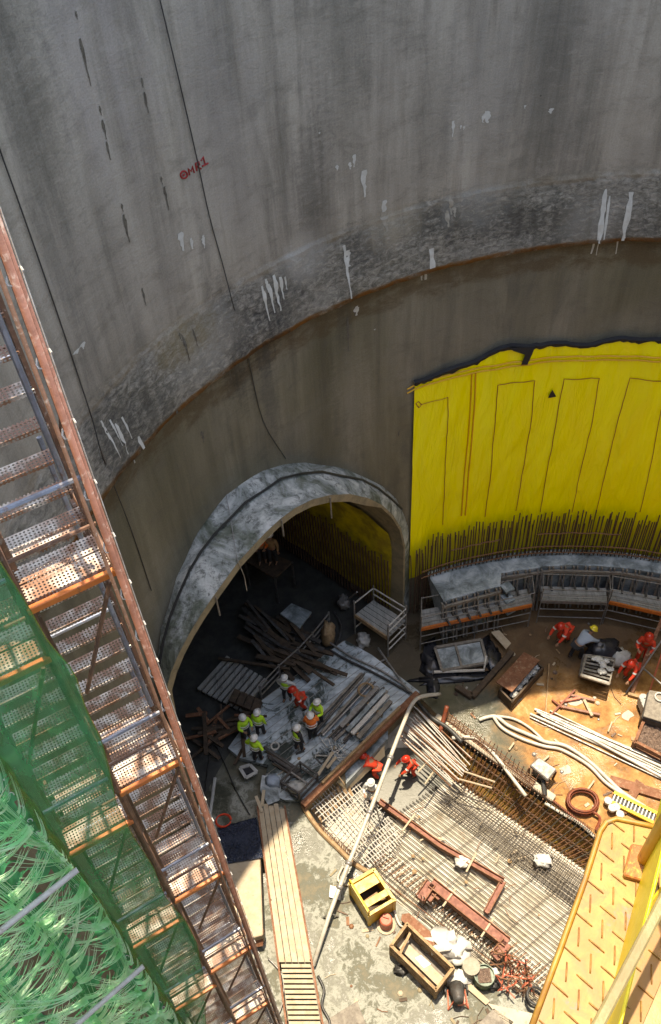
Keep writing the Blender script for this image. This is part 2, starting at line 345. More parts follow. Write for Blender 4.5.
def plate_material():
    k = NT('worn_yellow_plate'); co = k.coord('Object'); n = k.noise(co, 14, 8, .7, .6); n2 = k.noise(co, 5, 6, .7, .8)
    c = k.mix(k.step(n2, .4, .6), (.33, .19, .028), (.27, .115, .010)); c = k.mix(k.step(n, .46, .60, 0, .9), c, (.24, .11, .02))
    c = k.mix(k.step(k.noise(co, 9, 6, .7), .56, .66), c, (.13, .11, .085)); k.bump(n, .3, .003); return k.fin(c, .5)
M['plate'] = plate_material()
def deck_material():
    k = NT('site_deck_boards'); a = P(262, 697, .35); b = P(345, 640, .35); ang = atan2(b.y-a.y, b.x-a.x)
    co = k.coord('Object', rot=(0, 0, -ang)); n = k.noise(co, .7, 8, .7, .9); s_ = k.sep(co)
    st = k.noise(k.coord('Object', (.35, 4, 1), rot=(0, 0, -ang)), 1, 4, .6)
    c = k.ramp(n, [(.38, (.05, .06, .055)), (.455, (.08, .10, .10)), (.475, (.28, .33, .36)), (.66, (.50, .56, .60))])
    c = k.mix(.5, c, k.ramp(st, [(.35, (.25, .25, .25)), (.65, (.8, .8, .8))]), 'OVERLAY')
    k.bump(n, .4, .02); return k.fin(c, k.step(n, .4, .6, .25, .7))
M['deck'] = deck_material()
def trench_material():
    k = NT('blinding_concrete'); co = k.coord('Object'); n = k.noise(co, 1.2, 7, .7, .6); n2 = k.noise(co, 4, 6, .7)
    c = k.ramp(n, [(.33, (.24, .19, .13)), (.46, (.40, .36, .29)), (.6, (.52, .49, .43))]); c = k.mix(k.step(n2, .58, .68, 0, .6), c, (.26, .15, .08))
    k.bump(n2, .4, .03); return k.fin(c, .8)
M['blinding'] = trench_material()
M['bank'] = plain('trench_bank_sheet', (.20, .085, .025), (.30, .17, .035), .7, sc_=1.4, dirt=(.40, .30, .02), damt=.34, bump=.8, bd=.05)
DZ, TD = .35, -1.6                      # levels: working deck, trench floor
# ================================================================== PEOPLE
def skin_mesh(pts, rad, edges, root=0, sub=1):
    me = bpy.data.meshes.new('tmp'); me.from_pydata([tuple(p) for p in pts], edges, [])
    o = bpy.data.objects.new('tmp', me); col.objects.link(o); sm = o.modifiers.new('s', 'SKIN'); sm.use_smooth_shade = True
    sd_ = me.skin_vertices[0].data
    for i, r_ in enumerate(rad): sd_[i].radius = r_ if isinstance(r_, tuple) else (r_, r_); sd_[i].use_root = (i == root)
    if sub: ss = o.modifiers.new('u', 'SUBSURF'); ss.levels = sub; ss.render_levels = sub
    dg = bpy.context.evaluated_depsgraph_get(); dg.update(); ev = o.evaluated_get(dg); em = ev.to_mesh()
    vs = [v.co.copy() for v in em.vertices]; fs = [tuple(p.vertices) for p in em.polygons]; ev.to_mesh_clear()
    bpy.data.objects.remove(o); bpy.data.meshes.remove(me); return vs, fs
def person(px, py, z, face, pose, top, hat, label, group=None, vest=None, legs='cloth_dark', lean=.08, crouch=0, arms='down', s=1.0):
    """face: heading in degrees (0 = +x world)"""
    base = P(px, py, z)
    root = thing('person', label, 'person', tuple(base), group); root.rotation_euler.z = radians(face)-pi/2; root.scale = (s, s, s)
    root['_at'] = (0, 0, 0)
    hz = .92-.42*crouch; hy = -.18*crouch
    hip = V((0, hy, hz)); td = V((0, sin(lean), cos(lean))); chest = hip+td*.34; neck = hip+td*.52; hl = lean*.6-.1
    hd = V((0, sin(hl), cos(hl))); skull = neck+hd*.20+V((0, .01, 0)); crown = neck+hd*.27
    J = [hip, hip+td*.17, chest, neck-td*.02, neck+hd*.09, skull, crown]; Rr = [(.15, .11), (.135, .10), (.165, .11), (.06, .06), (.058, .065), (.078, .098), (.05, .06)]
    E_ = [(0, 1), (1, 2), (2, 3), (3, 4), (4, 5), (5, 6)]; hands = []
    arm_idx = []
    for sg in (-1, 1):
        shd = chest+td*.13+V((sg*.185, 0, 0))
        if arms == 'down': el = shd+V((sg*.06, -.02, -.29)); wr = el+V((sg*.02, .07, -.25))
        elif arms == 'back': el = shd+V((sg*.09, -.12, -.25)); wr = el+V((-sg*.16, -.08, -.16))
        elif arms == 'front': el = shd+V((sg*.08, .08, -.26)); wr = el+V((-sg*.10, .23, .04))
        elif arms == 'reach': el = shd+V((sg*.05, .20, -.20)); wr = el+V((-sg*.03, .18, -.17))
        elif arms == 'hip': el = shd+V((sg*.18, -.08, -.22)); wr = el+V((-sg*.15, .08, -.16))
        n0 = len(J); J += [shd, el, wr]; Rr += [(.062, .062), (.046, .046), (.030, .030)]; E_ += [(2, n0), (n0, n0+1), (n0+1, n0+2)]
        arm_idx.append((n0, n0+1, n0+2)); hands.append((wr, (wr-el).normalized(), sg))
    leg_idx = []
    for sg in (-1, 1):
        hp = hip+V((sg*.09, 0, -.06)); st_ = pose*sg*.12
        an = V((sg*.11, st_, .08)); kn = (hp+an)/2+V((sg*.02*crouch*4, .05+.34*crouch, .02))
        n0 = len(J); J += [hp, kn, an, V((sg*.12, st_+.16, .035))]; Rr += [(.09, .09), (.062, .062), (.045, .045), (.045, .032)]
        E_ += [(0, n0), (n0, n0+1), (n0+1, n0+2), (n0+2, n0+3)]; leg_idx.append((n0, n0+1, n0+2, n0+3))
    vs, fs = skin_mesh(J, Rr, E_); mm = MB(); mm.add(vs, fs)
    # nose, ears
    fwd = V((0, cos(hl), -sin(hl)))
    def addskin(p_, r_, e_):
        v_, f_ = skin_mesh(p_, r_, e_, 0, 1); mm.add(v_, f_)
    addskin([skull+fwd*.085, skull+fwd*.125-hd*.02], [.014, .012], [(0, 1)])
    for sg in (-1, 1): addskin([skull+V((sg*.075, 0, .01)), skull+V((sg*.092, -.01, -.02))], [.016, .012], [(0, 1)])
    # hands: palm, four unequal fingers, thumb
    for wr, d, sg in hands:
        side_ = d.cross(V((0, 1, 0))).normalized() if abs(d.y) < .9 else V((1, 0, 0)); curl = d.cross(side_).normalized()
        palm = wr+d*.075; addskin([wr-d*.01, wr+d*.04, palm], [(.026, .018), (.040, .018), (.038, .016)], [(0, 1), (1, 2)])
        for fi, (off_, L_) in enumerate(((-.028, .070), (-.010, .080), (.010, .075), (.028, .058))):
            r0__ = palm+side_*off_-d*.01; addskin([r0__, r0__+d*L_*.55, r0__+d*L_*.9+curl*.022], [.010, .009, .007], [(0, 1), (1, 2)])
        th0 = wr+d*.025-side_*.03; addskin([th0, th0-side_*.03+d*.03, th0-side_*.035+d*.06+curl*.01], [.012, .010, .008], [(0, 1), (1, 2)])
    body = mm.build('body', 'skin', root, smooth=True)
    # trousers
    tj = [hip+td*.04]; tr_ = [(.165, .125)]; te = []
    for (a_, b_, c_, d_) in leg_idx:
        n0 = len(tj); tj += [J[a_], J[b_], J[c_]+V((0, 0, .02))]; tr_ += [(.108, .108), (.080, .080), (.066, .066)]; te += [(0, n0), (n0, n0+1), (n0+1, n0+2)]
    v_, f_ = skin_mesh(tj, tr_, te); MB().add(v_, f_).build('trousers', legs, root, smooth=True)
    # jacket with sleeves
    tj = [hip+td*.02, hip+td*.18, chest, neck-td*.02]; tr_ = [(.170, .130), (.155, .120), (.185, .130), (.085, .085)]; te = [(0, 1), (1, 2), (2, 3)]
    for (a_, b_, c_) in arm_idx:
        n0 = len(tj); tj += [J[a_], J[b_], lerp(J[b_], J[c_], .9)]; tr_ += [(.080, .080), (.062, .062), (.046, .046)]; te += [(2, n0), (n0, n0+1), (n0+1, n0+2)]
    v_, f_ = skin_mesh(tj, tr_, te); MB().add(v_, f_).build('jacket', top, root, smooth=True)
    if vest:
        tj = [hip+td*.0, hip+td*.18, chest, chest+td*.15]; v_, f_ = skin_mesh(tj, [(.190, .150), (.180, .145), (.225, .165), (.20, .14)], [(0, 1), (1, 2), (2, 3)]); vv = MB().add(v_, f_).build('vest', vest, root, smooth=True)
        for t in (.10, .25):
            c_ = hip+td*t; m2 = MB(); k_ = 16
            ra, rb = .205 if t < .2 else .215, .165; xs = V((1, 0, 0)); ys = xs.cross(td)*-1
            m2.tube([c_+xs*(ra*cos(2*pi*j/k_))+ys*(rb*sin(2*pi*j/k_)) for j in range(k_)], .018, 4, close=True); m2.build('reflective_stripe', 'reflective', vv)
    elif top in ('suit_red',):
        for (a_, b_, c_) in arm_idx:
            d = (J[c_]-J[b_]).normalized(); m2 = MB(); m2.tube([lerp(J[a_], J[b_], .55), lerp(J[a_], J[b_], .75)], .074, 8); m2.build('reflective_band', 'reflective', root)
    # boots
    for (a_, b_, c_, d_) in leg_idx:
        v_, f_ = skin_mesh([J[c_]+V((0, 0, .04)), J[c_]-V((0, 0, .02)), J[d_]], [(.060, .060), (.058, .055), (.055, .040)], [(0, 1), (1, 2)]); MB().add(v_, f_).build('boot', 'boot', root, smooth=True)
    # helmet
    m2 = MB(); rot = Matrix.Rotation(-hl, 3, 'X'); k_ = 18
    prof = [(.150, .0), (.152, .012), (.122, .016), (.120, .05), (.105, .09), (.07, .122), (.03, .135), (.004, .138)]; vs2 = []
    for r_, zz in prof:
        for j in range(k_):
            a_ = 2*pi*j/k_; fr2 = 1.18 if r_ > .14 and sin(a_) > .2 else 1.08
            vs2.append(skull+hd*.028+rot @ V((r_*cos(a_)*.95, r_*sin(a_)*fr2, zz)))
    m2.add(vs2, [(i*k_+j, i*k_+(j+1) % k_, (i+1)*k_+(j+1) % k_, (i+1)*k_+j) for i in range(len(prof)-1) for j in range(k_)]+[tuple(range(k_))[::-1], tuple(range((len(prof)-1)*k_, len(prof)*k_))])
    m2.build('hard_hat', hat, root, smooth=True)
    m2 = MB(); v_, f_ = skin_mesh([skull-fwd*.06-hd*.02, skull-fwd*.075-hd*.07], [(.07, .04), (.05, .03)], [(0, 1)]); m2.add(v_, f_); m2.build('hair', 'hose_dark', root, smooth=True)
    for sg in (-1, 1):
        m2 = MB(); m2.lathe([(.003, -.012), (.010, -.006), (.010, .006), (.003, .012)], skull+fwd*.088+V((sg*.032, 0, 0))+hd*.012, 8); m2.build('eye', 'eye', root)
    return root
GW = 'workers on the working deck'
person(288, 699, DZ, 250, .6, 'cloth_white', 'hat_white', 'worker in lime vest over a white shirt, next to the red suited worker', GW, 'hivis_lime', arms='hip', s=1.12)
person(302, 708, DZ, 200, 1, 'suit_red', 'hat_red', 'worker in red suit and red helmet stooping among the lime vests on deck', GW, None, 'suit_red', lean=.5, crouch=.25, arms='hip', s=1.2)
person(320, 723, DZ, 230, .4, 'hivis_lime', 'hat_white', 'worker in lime vest nearest the stack of scaffold tubes', GW, 'hivis_lime', arms='front', s=1.12)
person(313, 738, DZ, 90, .4, 'hivis_orange', 'hat_white', 'worker in orange vest and white helmet seen from behind', GW, 'hivis_orange', arms='front', s=1.12)
person(299, 750, DZ, 40, .5, 'cloth_dark', 'hat_white', 'worker in black with lime vest left of the orange vested one', GW, 'hivis_lime', arms='down', s=1.12)
person(247, 738, DZ, 300, .3, 'hivis_lime', 'hat_white', 'worker in lime vest leftmost of the lime group near the dark timbers', GW, 'hivis_lime', arms='front', s=1.12)
person(261, 735, DZ, 70, .5, 'hivis_lime', 'hat_white', 'worker seen from behind with grey backpack panel on lime jacket', GW, 'hivis_lime', arms='down', s=1.12)
person(258, 760, DZ, 60, .5, 'hivis_lime', 'hat_white', 'worker in lime vest standing alone lowest at the deck corner', GW, 'hivis_lime', arms='hip', s=1.12)
GT = 'workers in the trench'
person(376, 776, TD, 160, 1, 'suit_red', 'hat_red', 'red suited worker bending under the deck block left of the pump pipe', GT, None, 'suit_red', lean=.9, crouch=.3, arms='reach', s=1.2)
person(412, 775, TD, 200, .6, 'suit_red', 'hat_red', 'red suited worker in shade right of the pump pipe', GT, None, 'suit_red', lean=.5, crouch=.1, arms='reach', s=1.15)
person(372, 800, TD, 250, .4, 'cloth_white', 'hat_white', 'worker in pale grey with white helmet beside the square rebar grid', GT, None, 'cloth_white', lean=.15, arms='front', s=1.15)
GR = 'workers by the ring beam'
person(564, 640, 0, 215, 1, 'suit_red', 'hat_red', 'small crouching red worker in front of the ring scaffold', GR, None, 'suit_red', lean=.9, crouch=.45, arms='reach', s=1.3)
person(574, 658, 0, 30, 1, 'cloth_blue', 'hat_yellow', 'worker in pale blue shirt and yellow helmet bent over the steel trays', GR, None, 'cloth_dark', lean=1.25, crouch=.25, arms='reach', s=1.4)
person(640, 660, 0, 240, .6, 'suit_red', 'hat_red', 'tall red suited worker standing at the right below the ring scaffold', GR, None, 'suit_red', lean=.35, arms='front', s=1.4)
person(630, 677, 0, 220, .8, 'suit_red', 'hat_red', 'red suited worker crouching at the feet of the tall red one', GR, None, 'suit_red', lean=.8, crouch=.5, arms='reach', s=1.3)
GD = 'figures on the gantry in the dark tunnel'
person(263, 562, 2.0, 270, .4, 'hivis_orange', 'hat_white', 'dim figure in orange jacket standing left on the tunnel gantry', GD, None, lean=.1, arms='front', s=1.3)
person(274, 563, 2.0, 250, .4, 'timber', 'hat_white', 'dim figure in brown jacket standing right on the tunnel gantry', GD, None, lean=.1, arms='down', s=1.3)
# ================================================================== SETTING
UPZ = V((0, 0, 1))
TOP = 36.0
# ground round the shaft mouth, reaching to the horizon
m = MB(); K = 96; vs = []
for rr in (R+.35, R+3, 60, 900):
    for j in range(K): a = 2*pi*j/K; vs.append((CX+rr*cos(a), CY+rr*sin(a), TOP))
m.add(vs, [(i*K+j, i*K+(j+1) % K, (i+1)*K+(j+1) % K, (i+1)*K+j) for i in range(3) for j in range(K)])
tag(m.build('ground', plain('yard_ground', (.20, .16, .12), (.13, .11, .09), .9, sc_=.3)), None, None, kind='structure')
# trench opening in the shaft floor
dirA = (P(610, 848)-P(442, 722)).normalized()
TR = [P(300, 803), P(415, 692), P(442, 720), P(610, 848), P(610, 848)+dirA*11, P(560, 1024)+dirA*11, P(560, 1024), P(480, 968), P(400, 905), P(350, 862)]
outer = [V((CX+(R+.1)*cos(2*pi*j/72), CY+(R+.1)*sin(2*pi*j/72), 0)) for j in range(72)]
TR = [q if hypot(q.x-CX, q.y-CY) < R-.6 else V((CX, CY, 0))+(q-V((CX, CY, 0))).normalized()*(R-.6) for q in TR]
def flat(poly, z, holes=()):
    loops = [[V((p[0], p[1], 0)) for p in poly]]+[[V((p[0], p[1], 0)) for p in h] for h in holes]
    pts = [p for l in loops for p in l]; tr = tessellate_polygon(loops); fs = []
    for a, b, c in tr:
        n = (pts[b]-pts[a]).cross(pts[c]-pts[a]); fs.append((a, b, c) if n.z > 0 else (a, c, b))
    return [(p.x, p.y, z) for p in pts], fs
m = MB(); m.add(*flat(outer, 0, [TR])); n = len(TR)
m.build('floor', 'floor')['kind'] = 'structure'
TD = -1.6
m = MB()
vs = [(p.x, p.y, 0) for p in TR]+[(p.x, p.y, TD-.3) for p in TR]
m.add(vs, [(i, (i+1) % n, n+(i+1) % n, n+i) for i in range(n)])
m.build('trench_wall', 'tan_concrete')['kind'] = 'structure'
m = MB(); m.add(*flat(TR, TD)); m.build('trench_floor', 'blinding')['kind'] = 'structure'
# ------------------------------------------------------------------ portal curves
AX = radians(136.0); ax = V((cos(AX), sin(AX), 0)); pe = V((-sin(AX), cos(AX), 0)); C0 = V((CX, CY, 0)); S_IN = 15.15
opx = [(160, 655), (165, 625), (172, 600), (180, 574), (190, 550), (201, 530), (215, 510), (229, 494), (245, 482), (265, 471), (285, 464.5), (308, 463), (330, 466), (350, 471.5), (370, 480), (385, 490), (398, 502), (406, 516), (410, 532), (410, 550)]
ipx = [(166, 690), (171, 672), (179, 653), (189, 634), (200, 616), (212, 598), (225, 580), (238, 562), (252, 547), (266, 532), (280, 519), (295, 508), (312, 499.5), (330, 495), (350, 494), (368, 498), (382, 505), (393, 515), (401, 528), (405, 545)]
def on_inner(px, py, s_=S_IN):
    return PL(px, py, C0+ax*s_, ax)
O3 = []
for q in opx: th, z = W(*q); O3.append((th, z))
I3 = [on_inner(*q) for q in ipx]
# carry both curves down to the floor
tl, zl = O3[0]; O3 = [(tl+.035*k/4+.01, z_) for k, z_ in ((4, -.3), (3.6, 3), (2.6, 6), (1.2, 8.8))] + O3
I3 = [I3[0]+pe*dy+V((0, 0, z_-I3[0].z)) for dy, z_ in ((.9, -.3), (.85, 3), (.6, 5.5), (.25, 8.0))] + I3
trr, zr = O3[-1]; O3 += [(trr-.002, z_) for z_ in (3.2, 2, 1, -.3)]
I3 += [V((I3[-1].x, I3[-1].y, 0))-pe*.05+V((0, 0, z_)) for z_ in (3.2, 2, 1, -.3)]
OUT3 = [cyl(t, z, R+.12) for t, z in O3]
# ------------------------------------------------------------------ shaft wall
def wall_r(th, z):
    n1 = noise.fractal(V((th*R*.5, z*.35, 3)), .8, 2.1, 4)*.02
    if z <= ZL-.01: base = R+.02
    elif z < 21.15: base = R-.44+.34*(z-ZL)/(21.15-ZL); n1 += noise.fractal(V((th*R*1.1, z*1.3, 9)), .8, 2.1, 5)*.06
    else: base = R-.06
    return base+n1
def inside(pt, poly):
    x, y = pt; c = False; n_ = len(poly)
    for i in range(n_):
        x1, y1 = poly[i]; x2, y2 = poly[(i+1) % n_]
        if (y1 > y) != (y2 > y) and x < (x2-x1)*(y-y1)/(y2-y1)+x1: c = not c
    return c
tc = sum(t for t, z in O3)/len(O3)
hole = [(tc+(t-tc)*.985, z-.14 if z > 0 else z-1) for t, z in O3]
zs = []; z = -.3
while z < TOP+.01:
    zs.append(z); z += .2 if 17.8 < z < 22 or z < 15 else .4
zs += [ZL-.02, ZL, 21.14, 21.17]; zs = sorted(zs)
NU = 720; ths = [2*pi*i/NU for i in range(NU+1)]
verts = []; uvs = []; faces = []
for z in zs:
    for t in ths:
        verts.append(cyl(t, z, wall_r(t if t < 2*pi-1e-6 else 0, z))); uvs.append((t*R, z))
w_ = NU+1
for j in range(len(zs)-1):
    zc = (zs[j]+zs[j+1])/2
    for i in range(NU):
        tcn = (ths[i]+ths[i+1])/2
        if zc < 14.5 and inside((tcn, zc), hole): continue
        faces.append((j*w_+i, (j+1)*w_+i, (j+1)*w_+i+1, j*w_+i+1))
wall = thing('shaft_wall', 'tall curved grey sprayed concrete shaft wall with a rough stained ledge band', 'wall')
m = MB(); m.v = [tuple(v) for v in verts]; m.f = faces; wo = m.build('concrete_lining', 'wall', wall, smooth=True)
ul = wo.data.uv_layers.new(name='UVMap')
for li, l in enumerate(wo.data.loops): ul.data[li].uv = uvs[l.vertex_index]
m = MB(); vs = []
for rr, z in ((R-.12, TOP-.02), (R-.12, TOP+.25), (R+.5, TOP+.25), (R+.5, TOP-.02)):
    for j in range(K): a = 2*pi*j/K; vs.append((CX+rr*cos(a), CY+rr*sin(a), z))
m.add(vs, [(i*K+j, i*K+(j+1) % K, (i+1)*K+(j+1) % K, (i+1)*K+j) for i in range(3) for j in range(K)])
m.build('coping', 'tan_concrete', wall)
# patches lying on the wall: lime drips, pock holes
def on_wall(px, py, off=.02):
    th, z = W(px, py); th, z = W(px, py, wall_r(th, z)); return cyl(th, z, wall_r(th, z)-off), th, z
def drip(px, py, w, h, mat, name='lime_drip', frag=False):
    """ragged run on the wall; w,h in photo px at its place"""
    th, z = W(px, py); s_ = .045; rr_ = random.Random(int(px*7+py*13)); W_ = (w*.62 if mat == 'seep' else w*.8)*s_/2/R; H_ = h*s_*1.15
    m = MB(); n_ = 9; L = []; Rg = []
    for i in range(n_):
        t = i/(n_-1); ww = W_*(.35+.65*abs(sin(pi*min(t*1.2+.15, 1))))*(.6+.8*rr_.random())
        c = (rr_.random()-.5)*W_*.6
        zz = z+H_*(.5-t)
        L.append((th+c+ww, zz)); Rg.append((th+c-ww, zz))
    vs = []
    for a in L+Rg: vs.append(cyl(a[0], a[1], wall_r(a[0], a[1])-.014))
    m.add(vs, [(i, i+1, n_+i+1, n_+i) for i in range(n_-1)])
    return m.build(name, mat, wall)
for a in [(353, 160, 3, 7), (349, 165, 3, 4), (363, 183, 5, 16), (383, 209, 5, 12), (336, 167, 3, 3), (486, 116, 6, 7), (482, 118, 3, 4), (452, 128, 3, 9), (550, 110, 4, 3), (524, 106, 2, 2), (460, 126, 2, 2), (463, 127, 2, 2), (180, 241, 5, 10), (190, 243, 3, 6), (202, 241, 3, 7),
          (342, 268, 4, 34), (344, 255, 6, 10), (260, 300, 3, 22), (266, 295, 3, 18), (272, 290, 4, 22), (277, 285, 3, 14), (263, 283, 3, 8), (281, 280, 2, 8), (426, 262, 6, 26), (422, 275, 3, 8), (80, 345, 5, 3), (74, 351, 6, 2),
          (103, 440, 2, 20), (107, 430, 2, 16), (112, 436, 3, 20), (118, 425, 2, 14), (131, 448, 3, 22), (98, 428, 2, 12), (357, 311, 5, 7), (318, 132, 2, 1), (375, 330, 2, 1)]: drip(*a, 'lime')
for a in [(600, 212, 4, 34), (597, 226, 5, 40), (625, 214, 5, 34), (621, 228, 4, 38), (602, 225, 2, 44), (628, 205, 2, 20)]: drip(*a, 'lime')
for a in [(449, 204, 4, 10), (452, 209, 3, 6), (445, 216, 5, 10), (383, 220, 6, 12), (530, 247, 5, 6)]: drip(*a, 'lime_tan', 'lime_crust')
for a in [(80, 50, 3, 4), (83, 62, 2, 18), (140, 82, 2, 4), (144, 102, 2, 9), (98, 110, 2, 4), (102, 129, 3, 8), (106, 150, 2, 8), (160, 180, 2, 4), (165, 198, 3, 12), (120, 207, 2, 4), (124, 228, 3, 14), (142, 296, 2, 10), (180, 345, 3, 16), (176, 335, 2, 5), (190, 335, 2, 10), (203, 437, 4, 9), (166, 411, 3, 8), (540, 95, 2, 1), (399, 434, 3, 5), (348, 335, 3, 26), (230, 372, 3, 12), (74, 15, 2, 3), (355, 312, 2, 6)]: drip(*a, 'seep', 'seep_stain')
# red spray-painted mark on the wall
m = MB()
def stroke(px_pts, r=.7):
    pts = [on_wall(x, y, .012)[0] for x, y in px_pts]; m.tube(pts, r*.033, 5)
def circ(x, y, a, b, n_=14): return [(x+a*cos(2*pi*i/n_), y+b*sin(2*pi*i/n_)) for i in range(n_+1)]
stroke(circ(183.6, 174.6, 3.4, 3.6)); stroke([(182.4, 175.2), (184.5, 174)], .8)
stroke([(189.3, 174.8), (188, 168.3), (190.8, 171.2), (192, 166.2), (194, 172.4)])
stroke([(196.5, 170.6), (195, 163.2), (198.4, 161.8), (199.2, 164.6), (196.2, 166.2), (200.8, 168.6)])
stroke([(200.6, 160.8), (202.8, 156.8), (205, 165)]); stroke([(201.8, 166), (207.8, 163)])
m.build('sprayed_lettering', 'spray_red', wall)
# cords hanging down the wall
def cord(px, label, group=None):
    pts = [on_wall(x, y, .05)[0] for x, y in px]; mm = MB(); mm.tube(smoothpath(pts, 4), .016, 5)
    return tag(mm.build('hanging_cord', 'hose_dark'), label, 'cord', group)
cord([(150, -30), (158.5, 0), (180, 90), (196, 160), (208, 215), (221, 262), (233, 305), (247, 357), (262, 420), (285, 458)], 'long black cord hanging down the wall across the red painted mark')
cord([(-12, 120), (0, 156), (16, 200), (40, 268), (62, 332), (78, 380), (91, 420), (104, 458), (130, 530), (150, 590)], 'thin dark cord hanging on the wall close to the stair tower')
# ------------------------------------------------------------------ tunnel portal
por = thing('tunnel_portal', 'arched grey concrete tunnel mouth standing out from the shaft wall', 'tunnel portal')
N_ = len(OUT3); cen = C0+ax*S_IN+pe*-.3+V((0, 0, 1))
INb = []
for p in I3:
    d = V((p.x-cen.x, p.y-cen.y, p.z-cen.z)); d -= ax*d.dot(ax); L_ = d.length; INb.append(p-d*(.34/max(L_, .1))*(.35 if (p-cen).dot(pe) < -4 else (1 if p.z > 4 else .6)))
m = MB(); SEG = 10
rows = []
for k_ in range(SEG+1):
    t = k_/SEG; row = []
    for i in range(N_):
        p = lerp(OUT3[i], I3[i], t); d = (p-(cen+ax*(p-cen).dot(ax))); d.normalize()
        p = p+d*((noise.fractal(p*.9, .8, 2.1, 5)*.16 if 0 < t < 1 else 0)+.12*sin(pi*t)); row.append(p)
    rows.append(row)
vs = [p for r_ in rows for p in r_]
m.add(vs, [(k_*N_+i, k_*N_+i+1, (k_+1)*N_+i+1, (k_+1)*N_+i) for k_ in range(SEG) for i in range(N_-1)])
m.build('hood', 'portal', por, smooth=True)
m = MB(); fr = rows[-1]
m.add([p-ax*.003 for p in fr]+[p for p in INb], [(i, i+1, N_+i+1, N_+i) for i in range(N_-1)])
back = [p+ax*3.2 for p in INb]
m.add(INb+back, [(i, i+1, N_+i+1, N_+i) for i in range(N_-1)])
m.build('rim', 'tan_concrete', por)
# electric cable lying over the hood
m = MB(); pts = [rows[4][i]+V((0, 0, .10)) for i in range(4, N_-6)]; m.tube(pts, .045, 5); m.build('cable', 'hose_dark', por)
m = MB(); pts = [rows[k_][11]+V((0, 0, .1)) for k_ in range(1, SEG+1)]+[INb[11]-ax*.08+V((0, 0, -.4*k_)) for k_ in range(1, 4)]; m.tube(smoothpath(pts, 3), .016, 5); m.build('cable', 'steel', por)
for i, l_ in ((9, .7), (14, .5), (17, .8)):
    m = MB(); q = INb[i]-ax*.05; m.tube([q+V((0, 0, .3)), q-V((0, 0, l_))], .03, 5); m.build('hanging_bar', 'timber_grey', por)
# tunnel behind
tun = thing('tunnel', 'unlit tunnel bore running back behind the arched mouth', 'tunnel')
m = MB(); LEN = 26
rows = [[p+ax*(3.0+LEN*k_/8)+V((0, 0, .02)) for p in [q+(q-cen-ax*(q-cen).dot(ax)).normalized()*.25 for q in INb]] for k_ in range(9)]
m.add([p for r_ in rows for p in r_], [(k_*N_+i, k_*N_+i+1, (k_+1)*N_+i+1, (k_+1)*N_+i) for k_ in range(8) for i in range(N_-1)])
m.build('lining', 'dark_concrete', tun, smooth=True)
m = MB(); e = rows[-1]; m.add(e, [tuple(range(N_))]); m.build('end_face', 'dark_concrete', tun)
m = MB(); a, b = INb[0], INb[-1]
m.add([V((a.x, a.y, -.004))-ax*.5+pe*.6, V((b.x, b.y, -.004))-ax*.5-pe*.6, V((b.x, b.y, -.004))+ax*30-pe*.6, V((a.x, a.y, -.004))+ax*30+pe*.6], [(3, 2, 1, 0)])
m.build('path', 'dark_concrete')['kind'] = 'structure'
# yellow membrane and starter bars on the far side wall inside the tunnel
side = thing('tunnel_side_membrane', 'yellow sheet behind dark upright bars inside the right side of the tunnel', 'membrane')
iw = [q for q in INb if True]
jr = N_-1
def tw(s_, z):     # point on the inner right tunnel wall, s_ metres in
    a_ = [q for q in INb[12:]]
    for i in range(len(a_)-1):
        if a_[i].z >= z >= a_[i+1].z:
            t = (a_[i].z-z)/max(a_[i].z-a_[i+1].z, 1e-6); q = lerp(a_[i], a_[i+1], t); break
    else: q = V((a_[-1].x, a_[-1].y, z))
    return q+ax*s_
m = MB(); m.grid(20, 10, lambda u, v: tw(.6+u*10, .8+v*(5.6+.5*sin(u*9)))+pe*(.12+.05*sin(u*31+v*7)))
m.build('sheet', plain('dimmed_yellow', (.70, .56, .01), (.30, .22, .015), .7, sc_=1.2), side, smooth=True)  # darker copy of the membrane yellow, dimmed for the tunnel gloom
for i in range(56):
    s_ = .6+i*.18; mm = MB(); mm.tube([tw(s_, .3)+pe*.3, tw(s_, 2.5)+pe*.3, tw(s_+.05, 4.3+.5*random.random())+pe*.3], .035, 5); mm.build('bar', 'rebar_dark', side)
# ------------------------------------------------------------------ yellow membrane sheet on the shaft wall
T0 = W(411, 470)[0]; T1 = radians(40)
def ytop(t):
    z = 14.66+.10*sin(t*23)+.07*sin(t*51+1)
    return z-(.55*max(0, (t-radians(100))/radians(12)) if t > radians(100) else 0)
def yr(t, z): return R-.10-.09*abs(noise.fractal(V((t*R*.8+z*.12, z*.22, 5)), .8, 2, 3))-.02*sin(t*R*2.3+z*.3)
mem = thing('waterproof_membrane', 'bright yellow waterproofing sheet hung on the shaft wall with stitched outlines', 'membrane')
m = MB(); NUm, NVm = 240, 60; uvm = []
def fn(u, v):
    t = T0+(T1-T0)*u; z = 2.6+(ytop(t)-2.6)*v; uvm.append((t*R, z)); return cyl(t, z, yr(t, z))
m.grid(NUm, NVm, fn); o = m.build('sheet', 'membrane', mem, smooth=True)
ul = o.data.uv_layers.new(name='UVMap')
for li, l in enumerate(o.data.loops): ul.data[li].uv = uvm[l.vertex_index]
m = MB()   # folded black edge along the top
NB = 150; vs = []
for i in range(NB+1):
    t = T0+.003+(T1-T0)*i/NB; zt = ytop(t); hh = .12+.09*noise.noise(V((t*30, 0, 2)))+.1*noise.noise(V((t*90, 0, 5)))
    if t > T0-.28: zt += .05; hh += .03
    for dz, dr in ((.10, -.01), (.02, .10), (-hh, .05), (-hh-.02, 0)): vs.append(cyl(t, zt+dz, yr(t, zt)-dr))
m.add(vs, [(i*4+j, i*4+j+1, (i+1)*4+j+1, (i+1)*4+j) for i in range(NB) for j in range(3)])
